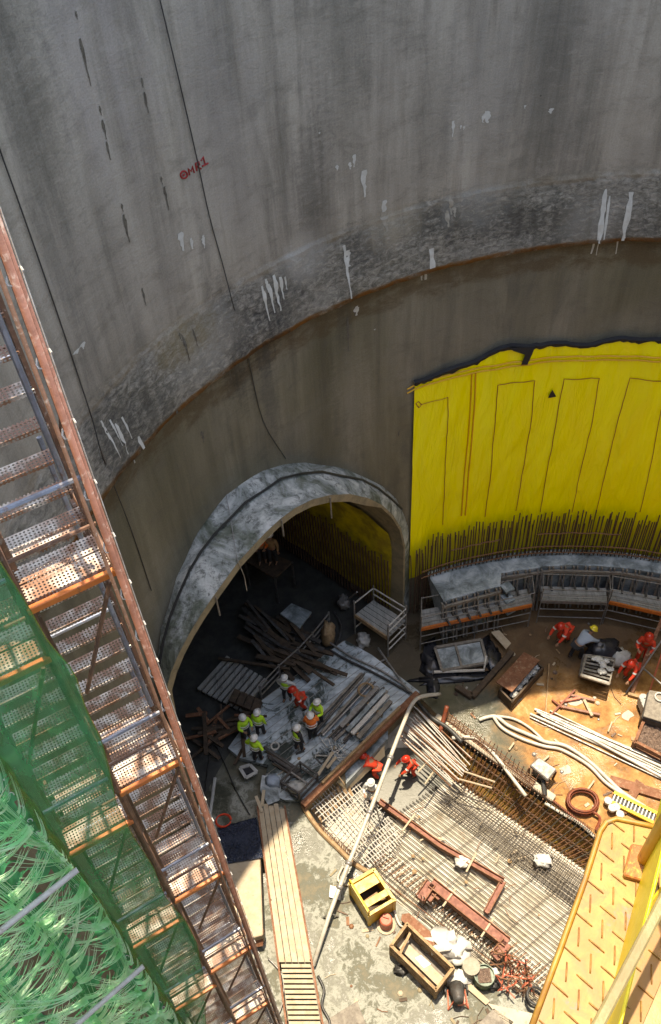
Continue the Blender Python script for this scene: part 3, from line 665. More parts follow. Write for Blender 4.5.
m.build('black_edge', 'black_fabric', mem)
def on_mem(px, py, off=.03):
    th, z = W(px, py, R-.14); return cyl(th, z, yr(th, z)-off)
m = MB(); poly = [(509, 346), (534, 345), (531, 352), (526, 362), (520, 362), (524, 352), (512, 349)]
m.slab([on_mem(x, y, .14) for x, y in poly], .02); m.build('black_flap', 'black_fabric', mem); m = MB(); m.slab([on_mem(x, y, .06) for x, y in ((549, 394), (552, 389), (556, 396), (548, 397))], .02); m.build('black_flap', 'black_fabric', mem)
def strip_on(px_pts, w, mat, name, dense=5, off=.03):
    pts = smoothpath([on_mem(x, y, off) for x, y in px_pts], dense); mm = MB()
    pts2 = []
    for p in pts:
        th = atan2(p.y-CY, p.x-CX); pts2.append(cyl(th, p.z, yr(th, p.z)-off))
    mm.tube(pts2, w, 4); return mm.build(name, mat, mem)
tp = [(407, 389), (430, 380), (459, 372), (490, 366), (518, 361), (548, 358), (578, 356), (620, 356), (661, 357), (700, 359)]
strip_on(tp, .035, 'tape_orange', 'edge_tape'); strip_on([(x, y+4) for x, y in tp], .035, 'tape_orange', 'edge_tape')
for dx in (-2, 2): strip_on([(474+dx, 373), (473+dx, 400), (470+dx, 440), (466+dx, 480), (463+dx, 515)], .03, 'tape_orange', 'seam_tape')
for pl in [[(421, 405), (434, 401), (448, 397), (447, 430), (445, 480), (443, 525)], [(416, 404), (419, 402), (422, 405), (419, 408), (416, 404)],
           [(485, 517), (490, 480), (495, 420), (498, 385), (515, 382), (535, 381), (530, 430), (523, 470), (516, 511)],
           [(540, 512), (549, 460), (558, 410), (564, 379), (582, 378), (599, 378), (593, 420), (582, 465), (572, 512)],
           [(596, 512), (606, 470), (618, 420), (630, 378), (650, 380), (672, 382), (661, 410), (652, 460), (640, 512)]]:
    out = []
    for i in range(len(pl)-1):
        for k_ in range(7):
            t = k_/7; out.append((pl[i][0]*(1-t)+pl[i+1][0]*t+(random.random()-.5)*.5, pl[i][1]*(1-t)+pl[i+1][1]*t))
    strip_on(out+[pl[-1]], .017, 'stitch', 'stitched_outline', 1, .025)
# ------------------------------------------------------------------ ring beam with starter bars
ring = thing('ring_beam', 'curved blue grey concrete ring beam with starter bars in front of the yellow sheet', 'ring beam')
KZ = 2.75; Ta, Tb = W(424, 575)[0], radians(35)
def inner_r(t):
    d = math.degrees(t); return R-2.0 if d > 97.5 else (R-1.25 if d > 90 else R-1.15)
m = MB(); n_ = 70; vs = []
for i in range(n_+1):
    t = Ta+(Tb-Ta)*i/n_; ri = inner_r(t)+.05*noise.noise(V((t*20, 0, 0))); zz = KZ+.04*noise.noise(V((t*15, 3, 0)))
    vs += [cyl(t, 0, ri), cyl(t, zz-.05, ri), cyl(t, zz, ri+.06), cyl(t, zz, R-.25)]
m.add(vs, [(i*4+j, i*4+j+1, (i+1)*4+j+1, (i+1)*4+j) for i in range(n_) for j in range(3)]+[(3, 2, 1, 0)])
m.build('beam', 'kerb', ring)
NBAR = 150; tA, tB = T0+.004, radians(62); extra = MB(); cnt = 0
for i in range(NBAR):
    t = tA+(tB-tA)*(i+random.random()*.5)/NBAR; h = KZ+2.2+.5*random.random()+(.25 if i % 3 else -.2); rr_ = R-.45-.10*(i % 2)
    if i < 8: h -= .4
    dt = (random.random()-.5)*.008
    pts = [cyl(t, KZ-.4 if t < Ta else .4, rr_), cyl(t+dt*.5, (KZ+h)/2, rr_), cyl(t+dt, h, rr_+.05)]
    if i % 3 != 2 or cnt >= 100:
        pass
    if cnt < 100 and i % 3 != 2:
        mm = MB(); mm.tube(pts, .028, 5); mm.build('starter_bar', 'rebar_dark', ring); cnt += 1
    else: extra.tube(pts, .028, 5)
extra.build('starter_bars', 'rebar_dark', ring)['kind'] = 'stuff'
for z_, r_, ta, tb in ((KZ+1.55, .03, 105, 97), (KZ+1.6, .03, 91, 78), (KZ+.7, .03, 110, 62), (KZ+.25, .03, 110, 62)):
    mm = MB(); mm.tube([cyl(radians(ta+(tb-ta)*i/20), z_+.03*sin(i), R-.62) for i in range(21)], r_, 5); mm.build('tie_bar', 'rebar_rust', ring)
# formwork ribs bolted to the face of the ring beam
fwk = thing('ring_formwork', 'dark steel and timber shuttering ribs along the face of the ring beam', 'formwork')
for k_, dg in enumerate([x for x in range(66, 109, 2)]):
    t = radians(dg+.4); ri = inner_r(t)-.06
    for off_ in (-.004, .004):
        mm = MB(); mm.box(cyl(t+off_*1.4, .05, ri-.35), cyl(t+off_*1.4, KZ-.06, ri), .07, .14, cyl(t, 0, 1)-cyl(t, 0, 0)); mm.build('rib', 'timber_grey' if k_ % 3 else 'steel', fwk)
    mm = MB(); mm.box(cyl(t, 1.9, ri), cyl(t, 1.9, ri-.75), .08, .10); mm.build('bracket', 'steel_dark', fwk)
for z_, dr in ((2.45, .12), (1.2, .30)):
    for ta, tb in ((108.5, 98), (97, 88), (88, 77), (77, 66)):
        mm = MB(); mm.box(cyl(radians(ta), z_, inner_r(radians(ta-.5))-dr), cyl(radians(tb), z_, inner_r(radians(tb+.5))-dr), .10, .16); mm.build('waling', 'timber_grey' if z_ > 2 else 'steel_dark', fwk)
# steps at the change of width
for i in range(3):
    mm = MB(); c_ = cyl(radians(97.2), 0, R-1.9-.25*i); d_ = cyl(radians(95.5), 0, R-1.75-.25*i); mm.box(c_+V((0, 0, 2.3-.5*i)), d_+V((0, 0, 2.3-.5*i)), .5, .12)
    mm.build('step_block', 'kerb', fwk)
# ------------------------------------------------------------------ ring walkway scaffolds
def scaffold_walk(label, a, b, c_, d_, z, toe, orange=True):
    """a,b back edge px ends, c_,d_ front edge px ends (left, right)"""
    A, B_, C_, D = P(*a, z), P(*b, z), P(*c_, z), P(*d_, z)
    t_ = thing('scaffold_walkway', label, 'scaffold', tuple(V((C_.x, C_.y, 0))), 'scaffold walkways round the ring beam')
    for i in range(4):
        u0_, u1_ = i/4+.012, (i+1)/4-.012; mm = MB()
        mm.slab([lerp(A, C_, u0_), lerp(B_, D, u0_), lerp(B_, D, u1_), lerp(A, C_, u1_)], .05); mm.build('board', 'timber_deck', t_)
    mm = MB(); mm.box(C_+V((0, 0, -.02)), D+V((0, 0, -.02)), .08, .2); mm.build('toe_board', toe, t_)
    nn_ = max(2, int((D-C_).length/2)+1)
    for i in range(nn_):
        u_ = i/(nn_-1)
        for q0, q1 in ((A, B_), (C_, D)):
            q = lerp(q0, q1, u_); mm = MB(); mm.tube([(q.x, q.y, 0), (q.x, q.y, z+.95)], .03, 6); mm.build('standard', 'steel', t_)
        for hz in (z-.1, z+.9):
            mm = MB(); q0, q1 = lerp(A, B_, u_), lerp(C_, D, u_); mm.tube([(q0.x, q0.y, hz), (q1.x, q1.y, hz)], .025, 5); mm.build('transom', 'steel', t_)
    for q0, q1 in ((C_, D),):
        for hz in (.5, 1.1, z+.45, z+.9):
            mm = MB(); mm.tube([(q0.x, q0.y, hz), (q1.x, q1.y, hz)], .026, 5); mm.build('guard_rail', 'steel', t_)
    mm = MB(); mm.tube([(A.x, A.y, z+.9), (B_.x, B_.y, z+.9)], .026, 5); mm.build('guard_rail', 'steel', t_)
    return t_
scaffold_walk('grey boarded scaffold walkway with orange toe board, left of the corner steps', (421, 610), (530, 588), (421, 629), (532, 605), 1.7, 'orange_steel')
scaffold_walk('wet blue grey scaffold walkway behind the crouching red worker', (541, 586), (606, 588), (541, 601), (607, 603), 1.7, 'steel')
scaffold_walk('scaffold walkway with orange toe board at the right edge of the ring', (609, 588), (680, 600), (609, 602), (690, 620), 1.7, 'orange_steel')
# ================================================================== STAIR TOWER
LV = 3.0
AR = V((-1.60, 4.216, H-5.14))                     # right near corner at the first beam in view
zA = AR.z
AL = P(36, 598, zA); EL = P(51, 830, zA-LV); EL = V((EL.x, EL.y, zA))
e1 = (EL-AR); WID = e1.length; e1.normalize(); nA = V((-e1.y, e1.x, 0))
if nA.y < 0: nA = -nA                                # away from the camera
MID = .70*WID*.72                                     # inner stile distance
DEP = 1.05
def T(a, b, z): return V((AR.x, AR.y, z))+e1*a+nA*b
st = thing('stair_tower', 'tall scaffold stair tower with perforated treads and orange beams at the left', 'stair tower', (AR.x, AR.y, 0))
def part(mm, name, mat, parent=st, **k): return mm.build(name, mat, parent, **k)
ztop = zA+2*LV-.9
for a in (0, MID, WID):
    for b in (0, DEP):
        mm = MB(); mm.tube([T(a, b, 0), T(a, b, ztop)], .028, 8); part(mm, 'post', 'tube_rust')
# pipes up the right side
for a, b, r_, mt_, nm in ((-.03, .06, .024, 'salmon_pipe', 'riser_pipe'), (.012, -.10, .024, 'salmon_pipe', 'riser_pipe'), (.075, -.12, .014, 'tube_rust', 'riser_pipe'), (-.066, .08, .0045, 'steel', 'cable')):
    mm = MB(); mm.tube([T(a, b, 0), T(a, b, ztop)], r_, 10); part(mm, nm, mt_, smooth=True)
for k_ in range(34):
    z = zA+3.6-k_*.55
    mm = MB(); c_ = T(-.008, -.02, z); mm.tube([c_+V((.040*cos(2*pi*j/10+.6), .10*sin(2*pi*j/10+.6)+.0, .012*j/10)) for j in range(9)], .006, 4); part(mm, 'clamp', 'steel_pale')
def tread(a0, a1, b, z, dep=.17):
    mm = MB(); p = [T(a0, b, z), T(a1, b, z), T(a1, b+dep, z), T(a0, b+dep, z)]
    mm.add(p, [(0, 1, 2, 3)]); vs_ = [(a0, b), (a1, b), (a1, b+dep), (a0, b+dep)]
    # turned-down lips front and back
    for bb in (b, b+dep):
        mm.add([T(a0, bb, z), T(a1, bb, z), T(a1, bb, z-.035), T(a0, bb, z-.035)], [(0, 1, 2, 3)])
    o = mm.build('tread', 'tread', st); ul = o.data.uv_layers.new(name='UVMap')
    uv = []
    for l in o.data.loops:
        v = o.data.vertices[l.vertex_index].co+V((AR.x, AR.y, 0)); d = v-AR; uv.append((d.dot(e1), d.dot(nA)+(d.z-(z-zA))))
    for i, q in enumerate(uv): ul.data[i].uv = q
    return o
for lv in range(-1, 8):
    z = zA-LV*lv
    det = lv < 5
    # landing and beam
    for a0, a1 in ((.03, MID-.03), (MID+.03, WID-.03)):
        half = 0 if a0 < MID else -LV/2+.9
        zz = z+half
        mm = MB(); mm.box(T(a0-.03, -.02, zz), T(a1+.03, -.02, zz), .045, .065); part(mm, 'beam', 'orange_steel', bevel=.006)
        for i in range(2 if det else 1): tread(a0, a1, .03+.19*i, zz+.03, .17)
        nst = 11
        if lv < 6:
            for i in range(1, nst):
                t = i/nst; tread(a0+.02, a1-.04, .76-.50*t, zz+LV*(1-t)+.03 if i else zz, .135)
            for a in (a0+.01, a1-.02):   # stringers
                mm = MB(); mm.box(T(a, .86, zz+LV-.05), T(a, .32, zz+.12), .03, .12, nA); part(mm, 'stringer', 'tube_rust')
        if lv < 6:
            mm = MB(); mm.tube([T(a0, -.03, zz+1.0), T(a1, -.03, zz+1.0)], .02, 6); part(mm, 'guard_rail', 'blue_grey_tube')
            mm = MB(); mm.tube([T(a0, DEP, zz+1.3), T(a1, DEP, zz+1.3)], .02, 6); part(mm, 'guard_rail', 'blue_grey_tube')
            mm = MB(); mm.tube([T(a0+.05, .0, zz-.1), T(a1-.1, .0, zz-LV*.42)], .018, 6); part(mm, 'brace', 'tube_rust')
            mm = MB(); mm.tube([T(a0, .02, zz+.5), T(a1, .02, zz+.5)], .016, 6); part(mm, 'ledger', 'tube_rust')
    mm = MB(); mm.tube([T(0, 0, z-.08), T(0, DEP, z-.08)], .02, 6); part(mm, 'transom', 'tube_rust')
    mm = MB(); mm.tube([T(MID, 0, z-.08), T(MID, DEP, z-.08)], .02, 6); part(mm, 'transom', 'tube_rust')
    mm = MB(); mm.tube([T(.0, .03, z+1.5), T(.02, DEP-.03, z+.1)], .018, 6); part(mm, 'brace', 'tube_rust')
    # handrail running down the flight
    mm = MB(); mm.tube([T(.10, .86, z+LV+.7), T(.10, .2, z+.8)], .022, 6); part(mm, 'handrail', 'blue_grey_tube')
# green netting over the near face
netp = T(0, -.20, 0)
right = [(-40, 480), (0, 565), (30, 612), (54, 654), (79, 681), (91, 721), (104, 745), (111, 770), (120, 812), (137, 845), (156, 873), (167, 902), (189, 928), (200, 950), (207, 986), (208, 1024), (212, 1060)]
left = [(-60, 650), (0, 742), (51, 830), (115, 928), (178, 1024), (214, 1078)]
def interp(ln, y):
    for i in range(len(ln)-1):
        if ln[i][1] <= y <= ln[i+1][1]: t = (y-ln[i][1])/(ln[i+1][1]-ln[i][1]); return ln[i][0]*(1-t)+ln[i+1][0]*t
    return ln[0][0] if y < ln[0][1] else ln[-1][0]
Rp = [PL(x, y, netp, nA) for x, y in right]; aR = sorted([((p-AR).dot(e1), p.z) for p in Rp], key=lambda q: -q[1])
def edge_a(z):
    for i in range(len(aR)-1):
        if aR[i][1] >= z >= aR[i+1][1]: t = (aR[i][1]-z)/(aR[i][1]-aR[i+1][1]); return aR[i][0]*(1-t)+aR[i+1][0]*t
    return aR[0][0] if z > aR[0][1] else aR[-1][0]
ztn, zbn = aR[0][1], aR[-1][1]-4
m = MB()
def fn(u, v):
    z = ztn+(zbn-ztn)*v; a0 = edge_a(z); a1 = WID+.06; a = a0+(a1-a0)*u
    w = .03*noise.noise(V((a*2, z*.8, 1)))+.02*sin(a*14+sin(z)*1.5)
    return T(a, -.10+w, z)
m.grid(30, 120, fn)
net = thing('safety_net', 'dark green debris netting hung over the near face of the stair tower', 'netting', tuple(T(WID, -.2, 0)))
m.build('net_sheet', 'net', net, smooth=True)
mm = MB(); mm.tube([T(edge_a(ztn+(zbn-ztn)*k/90), -.11+.03*noise.noise(V((edge_a(ztn+(zbn-ztn)*k/90)*2, (ztn+(zbn-ztn)*k/90)*.8, 1))), ztn+(zbn-ztn)*k/90) for k in range(91)], .006, 4); mm.build('hem', 'net_yellow', net)
m = MB(); m.grid(4, 90, lambda u, v: T(WID-.03+.08*u+.015*sin(v*140), -.14-.02*sin(v*90), ztn+(zbn-ztn)*v)); m.build('yellow_border', 'net_yellow', net)
for k in range(60):
    z = ztn-.2-(ztn-zbn-2)*k/60; mm = MB(); p = T(WID+.07, -.16, z); mm.tube([p+V((.02*cos(j*.8), .02*sin(j*.8), .006*j)) for j in range(7)], .004, 4); mm.build('tie', 'plastic_white', net)
# ------------------------------------------------------------------ scaffold side sheeted with bunched green netting
zB = zA-LV
q0 = P(50, 830, zB); q1 = P(0, 868, zB); dp = (q1-q0).normalized(); q0f = V((q0.x, q0.y, 0))
nP = V((-dp.y, dp.x, 0));  nP = nP if nP.dot(V((CX, CY, 0))-q0f) > 0 else -nP
side_sc = thing('scaffold_bay', 'scaffold bay left of the stair tower with silver ledgers behind ragged green netting', 'scaffold', tuple(q0f))
def S(a, z, off=0): return q0f+dp*a+nP*off+V((0, 0, z))
for lv in range(0, 5):
    mm = MB(); mm.tube([S(.0, zA-LV*lv, .50), S(3.2, zA-LV*lv, .50)], .030, 8); mm.build('ledger', 'steel_pale', side_sc, smooth=True)
for a in (1.9, 3.2):
    mm = MB(); mm.tube([S(a, 0, .05), S(a, zA+.4, .05)], .026, 8); mm.build('post', 'steel', side_sc)
gn = thing('bunched_net', 'ragged bright green netting gathered in feathery folds beside the stair tower', 'netting', tuple(q0f))
zt_, zb_ = zA+.5, zA-LV*5
SPN = (.16, .62, 1.2, 1.8)
def fold(a, z):
    s_ = min(abs(a-(s0+.1*sin(z*.9))) for s0 in SPN)
    return .03*sin(2*pi*(z/.45-s_*3+.9*noise.noise(V((a*2, z, 4)))))+.08*noise.noise(V((a*1.5, z*.6, 4)))
m = MB(); m.grid(60, 520, lambda u, v: S(.03+2.3*u, zt_+(zb_-zt_)*v, .10+fold(.03+2.3*u, zt_+(zb_-zt_)*v)))
# torn openings
rr_ = random.Random(4); keep = []
for f in m.f:
    c_ = sum((V(m.v[i]) for i in f), V((0, 0, 0)))/4; a = (c_-q0f).dot(dp)
    sp = min(abs(a-(s0+.1*sin(c_.z*.9))) for s0 in (.16, .62, 1.2))
    lz_ = ((zA-c_.z) % LV)/LV
    if lz_ > .02 and (sp < .09 or noise.noise(V((a*5, c_.z*11, 8))) < .10-.9*sp): keep.append(f)
m.f = keep; m.build('net_sheet', 'net_thick', gn, smooth=True)
mm = MB(); rr_ = random.Random(5)
def ribbon(ps):
    base = len(mm.v); n_ = len(ps)-1
    for p, w in ps: mm.v += [tuple(p+V((0, 0, w*.55))+nP*w*.85), tuple(p-V((0, 0, w*.55))-nP*w*.85)]
    mm.f += [(base+2*i, base+2*i+1, base+2*i+3, base+2*i+2) for i in range(n_)]
for s0, wd_ in ((.10, .50), (.66, .62), (1.25, .65), (1.85, .6)):
    z = zt_
    while z > zb_:                                   # tufts pulled out sideways from each vertical gather
        z -= .13+.19*rr_.random(); a = s0+.1*sin(z*.9); lz = ((zA-z) % LV)/LV
        if lz < .04: continue
        for sg in (-1, 1):
            tl = wd_*(.45+.75*rr_.random()); dz0 = .30+1.1*noise.noise(V((s0*5, z*1.7, sg*3)))+.35*rr_.random(); bo = .15+.12*rr_.random(); bow = .07*rr_.random()
            for f_ in range(5+int(5*rr_.random())):
                L_ = tl*(.7+.4*rr_.random()); dz = dz0+.10*(rr_.random()-.5); w0 = .006+.012*rr_.random(); zz = z+.03*(rr_.random()-.5)
                if s0 < .2 and sg < 0: L_ = min(L_, a-.01)
                ps = []
                for i in range(8):
                    t = i/7; ps.append((S(a+sg*L_*t, zz+dz*(t**1.25)-.04*sin(pi*t), bo+.06*t+bow*sin(pi*t)+.01*f_), w0*(1.1-.8*t)))
                ribbon(ps)
    for k in range(230):                             # threads of the gather itself
        z0_ = zt_-(zt_-zb_-1)*k/330; o_ = (rr_.random()-.5)*.20*(.5+rr_.random()); w0 = .010+.012*rr_.random(); L_ = .5+.6*rr_.random(); b2 = .24+.10*rr_.random()
        if s0 < .2: o_ = abs(o_)
        ribbon([(S(s0+.1*sin((z0_-L_*t/6)*.9)+o_*(1-.3*t/6), z0_-L_*t/6, b2-abs(o_)*.8), w0*(.5+sin(pi*t/6)*.6)) for t in range(7)])
mm.build('torn_strands', 'net_strand', gn)['kind'] = 'stuff'
# dark hose in the corner
mm = MB(); mm.tube(smoothpath([P(-20, 960, 24), P(10, 990, 24), P(32, 1010, 24), P(50, 1060, 24)], 5), .10, 10); tag(mm.build('hose', 'hose_dark', smooth=True), 'thick black hose curving through the bottom left corner below the green netting', 'hose')
# ================================================================== YELLOW PLATFORM (near the camera)
PZ = 33.6
pf = thing('lifting_platform', 'worn yellow chequer plate platform with guard rail in the near right corner', 'platform', tuple(P(620, 900, PZ)))
def Q(x, y, z=PZ): return P(x, y, z)
pl = [Q(531, 1028), Q(560, 950), Q(585, 880), Q(600, 832), Q(606, 823), Q(616, 819), Q(640, 824), Q(668, 830), Q(700, 838), Q(690, 1060), Q(518, 1060)]
m = MB(); m.slab(pl, .012); m.build('chequer_plate', 'plate', pf, bevel=.003)
m = MB(); m.tube([q+V((0, 0, .002)) for q in pl[:8]], .006, 6); m.build('rolled_edge', 'plate', pf, smooth=True)
m = MB(); a0 = Q(560, 990); ux = (Q(590, 870)-Q(540, 1010)).normalized(); uy = V((-ux.y, ux.x, 0))
for i in range(-8, 16):
    for j in range(-10, 10):
        c_ = a0+ux*(i*.036)+uy*(j*.036)
        if not inside((c_.x, c_.y), [(q.x, q.y) for q in pl]): continue
        d = (ux if (i+j) % 2 else uy); d = (d*.9+(uy if (i+j) % 2 else ux)*.25).normalized()
        pts = [c_-d*.018, c_-d*.009+V((0, 0, .0022)), c_+V((0, 0, .003)), c_+d*.009+V((0, 0, .0022)), c_+d*.018]
        m.tube(pts, .0016, 4)
m.build('raised_pattern', plain('rusty_tread_pattern', (.42, .22, .04), (.20, .08, .02), .6, sc_=40), pf, smooth=True)
# upright kick plate and rails, in the vertical plane over the inner edge
k0, k1 = Q(650, 905), Q(590, 1040)
k0, k1 = Q(662, 800), Q(603, 1030)
kd = (k1-k0).normalized(); k0 = k0-kd*.12; k1 = k1+kd*.1
m = MB(); m.box(k0+V((0, 0, .11)), k1+V((0, 0, .11)), .006, .22); m.build('kick_plate', 'yellow_clean', pf, bevel=.002)
kn = V((-kd.y, kd.x, 0)); kn = kn if kn.x > 0 else -kn
m = MB(); b0, b1 = Q(640, 846), Q(624, 886); w_p = (Q(652, 850)-Q(624, 850)).length
m.slab([Q(630, 846)+V((0, 0, .016)), Q(652, 850)+V((0, 0, .016)), Q(643, 884)+V((0, 0, .016)), Q(622, 878)+V((0, 0, .016))], .018); m.build('post_socket', plain('rusted_socket', (.40, .15, .03), (.30, .09, .02), .6, sc_=30, dirt=(.45, .30, .05), damt=.4), pf, bevel=.003)
m = MB(); c_ = Q(643, 862); m.tube([c_, c_+V((0, 0, 1.05))], .015, 12); m.build('guard_post', 'yellow_paint', pf, smooth=True)
RZ = .42
r0_, r1_ = P(672, 884, PZ+RZ), P(585, 1050, PZ+RZ); dd = (r1_-r0_).normalized()
m = MB(); m.box(r0_-dd*.25, r1_+dd*.15, .017, .022); m.build('mid_rail', plain('olive_rail', (.26, .20, .07), (.18, .13, .05), .6, sc_=9), pf, bevel=.003)
m = MB(); g0, g1 = P(690, 915, PZ+RZ-.06), P(628, 1060, PZ+RZ-.06); m.slab([g0, g1, g1+kn*.25, g0+kn*.25], .01); m.build('side_panel', plain('tan_panel', (.36, .22, .07), (.26, .15, .05), .6, sc_=6), pf)
m = MB(); m.slab([Q(643, 915)+V((0, 0, .06)), Q(670, 880)+V((0, 0, .10)), Q(672, 905)+V((0, 0, .02)), Q(648, 932)], .004); m.build('gusset', 'yellow_paint', pf)
# ================================================================== WORKING DECK AND TRENCH
DZ = .35
wd_ = thing('working_deck', 'wet grey boarded working deck that the workers in lime vests stand on', 'deck', tuple(P(300, 720, 0)))
dk = [(345, 640), (372, 655), (420, 692), (304, 800), (285, 800), (262, 790), (268, 765), (240, 758), (228, 748), (262, 700), (300, 672)]
m = MB()
m.slab([P(x, y, DZ) for x, y in dk], .25); m.build('deck_slab', 'deck', wd_)
a, b = P(262, 700, DZ), P(345, 640, DZ); ud = (b-a).normalized(); vd = V((ud.y, -ud.x, 0)); dpoly = [(P(x, y, DZ).x, P(x, y, DZ).y) for x, y in dk]
k = 0
for i in range(-3, 26):     # board joints as thin raised battens
    o_ = a+vd*(i*.33); seg = [o_+ud*(s_*.25) for s_ in range(-24, 40)]; ins = [q for q in seg if inside((q.x, q.y), dpoly)]
    if len(ins) > 3:
        mm = MB(); mm.box(ins[0]+V((0, 0, .006)), ins[-1]+V((0, 0, .006)), .022, .02); mm.build('batten', 'timber_deck' if i % 3 else 'timber_grey', wd_)
def beam(px0, px1, w, h, mat, name, label, cat, group=None, z0=0, z1=None):
    p0, p1 = P(*px0, z0), P(*px1, z0 if z1 is None else z1); mm = MB(); mm.box(p0, p1, w, h)
    return tag(mm.build(name, mat, bevel=.01), label, cat, group)
beam((303, 806), (418, 694), .28, .30, 'timber_red', 'edge_beam', 'long red brown timber beam along the trench edge of the working deck', 'beam', z0=.45)
beam((322, 784), (400, 708), .10, .34, 'timber', 'edge_beam', 'lighter brown timber lying on the deck just inside the long red brown beam', 'beam', z0=.65)
fb = thing('deck_support', 'edge block with cream face coloured as lit and blue grey top under the rim of the working deck', 'block', tuple(P(365, 770, 0)))
mm = MB(); mm.slab([P(345, 773, -.25), P(388, 730, -.25), P(388, 738, -.25), P(346, 784, -.25)], .5); mm.build('block', 'kerb', fb)
mm = MB(); mm.slab([P(340, 784, -.35), P(384, 740, -.35), P(385, 756, -.95), P(347, 792, -.95)], .25); mm.build('face', plain('lit_cream_face', (.75, .62, .40), (.60, .48, .30), .8, sc_=3), fb)  # face colour lightened for the light falling on it
for i in range(12):          # trestles holding the deck above the trench
    pass
# rebar cage at the left bank of the trench
def bars(parent, name, mat, p00, p01, p10, p11, n, r, over=0, jit=.02, k=5):
    """n bars, from the p00-p10 side to the p01-p11 side"""
    for i in range(n):
        t = (i+.5)/n; a_, b_ = lerp(p00, p10, t), lerp(p01, p11, t); d = (b_-a_).normalized()
        j = V((random.uniform(-jit, jit), random.uniform(-jit, jit), random.uniform(-jit, jit)*.5))
        mm = MB(); mm.tube([a_-d*over+j, lerp(a_, b_, .5)+V((0, 0, random.uniform(-jit, jit)*.6)), b_+d*over+j*.5], r, k); mm.build(name, mat, parent)
cage = thing('rebar_cage', 'bright square grid reinforcement cage sloping down beside the end of the deck beam', 'rebar cage', tuple(P(340, 830, 0)))
c00, c01, c10, c11 = P(312, 806, -.1), P(366, 866, -.1), P(352, 774, -1.2), P(402, 838, -1.2)
bars(cage, 'rebar', 'steel_pale', c00, c01, c10, c11, 15, .020, .15); bars(cage, 'rebar', 'steel_pale', c00, c10, c01, c11, 15, .020, .15)
mm = MB(); mm.tube(smoothpath([P(303, 806, .15), P(318, 828, .1), P(340, 850, .1), P(352, 862, .1), P(368, 872, .05)], 5), .10, 6); mm.build('edge_tube', 'timber', cage)
bars(cage, 'short_bar', 'rebar_rust', P(318, 822, .3), P(322, 835, -.2), P(350, 850, .3), P(352, 866, -.2), 16, .018)
ck = thing('bulkhead', 'dark brown corrugated timber bulkhead under the corner of the deck beam', 'bulkhead', tuple(P(325, 800, 0)))
for i in range(9):
    t = i/8; mm = MB(); mm.box(lerp(P(312, 808, -.6), P(345, 780, -.6), t), lerp(P(322, 822, -1.0), P(352, 796, -1.0), t), .12, .08); mm.build('slat', 'timber', ck)
# bank on the far side of the trench: sheet, sloping bars, starter hooks
bank = thing('rebar_bank', 'brown sloping bank of the trench ribbed with close rusty reinforcement bars', 'rebar bank', tuple(P(520, 790, 0)))
a0, a1 = P(442, 730, 0), P(612, 852, 0); b0, b1 = P(470, 795, TD), P(592, 880, TD)
b0, b1 = P(446, 776, TD), P(594, 872, TD); ea = (a1-a0).normalized(); a1 = a1+ea*4; b1 = b1+ea*4
m = MB(); m.grid(40, 12, lambda u, v: lerp(lerp(a0, a1, u), lerp(b0, b1, u), v)+V((0, 0, -.06+.05*noise.noise(V((u*20, v*4, 0)))-.25*sin(pi*v)))); m.build('lining_sheet', 'bank', bank, smooth=True)
n_ = 62; nb = 0
for i in range(n_):
    t = (i+.5)/n_; p, q = lerp(a0, a1, t), lerp(b0, b1, t)-ea*.9; j = ea*random.uniform(-.03, .03)
    mm = MB(); mm.tube([p+V((0, 0, .28))+j, p+V((0, 0, .05))+j, lerp(p, q, .5)+V((0, 0, -.08)), q+V((0, 0, .10)), q+(q-p).normalized()*.5+V((0, 0, .05))], .027, 5); mm.build('sloping_bar', 'rebar_rust' if i % 3 else 'rebar_grey', bank)
for v_ in (.15, .45, .55, .85):
    mm = MB(); mm.tube([lerp(lerp(a0, a1, i/12), lerp(b0, b1, i/12), v_)+V((0, 0, .02-.14*sin(pi*v_))) for i in range(13)], .035 if v_ < .5 else .02, 5); mm.build('long_bar', 'rebar_dark', bank)
hk = MB()
for i in range(150):
    t = i/150; p = lerp(a0, a1, t)+(a0-b0).normalized()*.12; hk.tube([p+V((0, 0, .02)), p+V((0, 0, .24))+ea*.02, p+V((0, 0, .30))-nA*0+(a0-b0).normalized()*.10, p+(a0-b0).normalized()*.18+V((0, 0, .2))], .016, 4)
hk.build('hooked_ends', 'rebar_dark', bank)['kind'] = 'stuff'
# white upstand along the top of the bank
mm = MB(); perp = (a0-b0); perp.z = 0; perp.normalize()
mm.box(P(436, 720, .12)+perp*.15, P(555, 803, .12)+perp*.15, .34, .24); tag(mm.build('upstand', 'pale_concrete', bevel=.03), 'narrow white concrete upstand along the top of the ribbed trench bank', 'kerb')
# bottom mats
mat1 = thing('rebar_mat', 'long straight dark reinforcement bars laid over the bright trench floor', 'rebar mat', tuple(P(470, 880, TD)))
bars(mat1, 'long_rebar', 'rebar_grey', P(350, 858, TD+.14), P(520, 1006, TD+.14), P(446, 792, TD+.14), P(620, 916, TD+.14), 29, .022, .5, .012)
mm = MB(); mm.prism([tuple(P(x, y, TD)[:2]) for x, y in ((350, 793), (388, 748), (440, 748), (452, 776), (430, 796), (404, 812), (384, 832), (366, 818))], TD+.004, TD+.03)  # darker floor patch painted in for the shade at the deck end
tag(mm.build('shade_patch', 'shade_grey'), None, None, kind='structure')
bars(mat1, 'cross_rebar', 'rebar_grey', P(352, 860, TD+.17), P(446, 792, TD+.17), P(520, 1006, TD+.17), P(620, 916, TD+.17), 9, .016, .1, .03)
mat2 = thing('rebar_mesh', 'dense double layer reinforcement mesh at the foot of the ribbed bank', 'rebar mesh', tuple(P(520, 850, TD)))
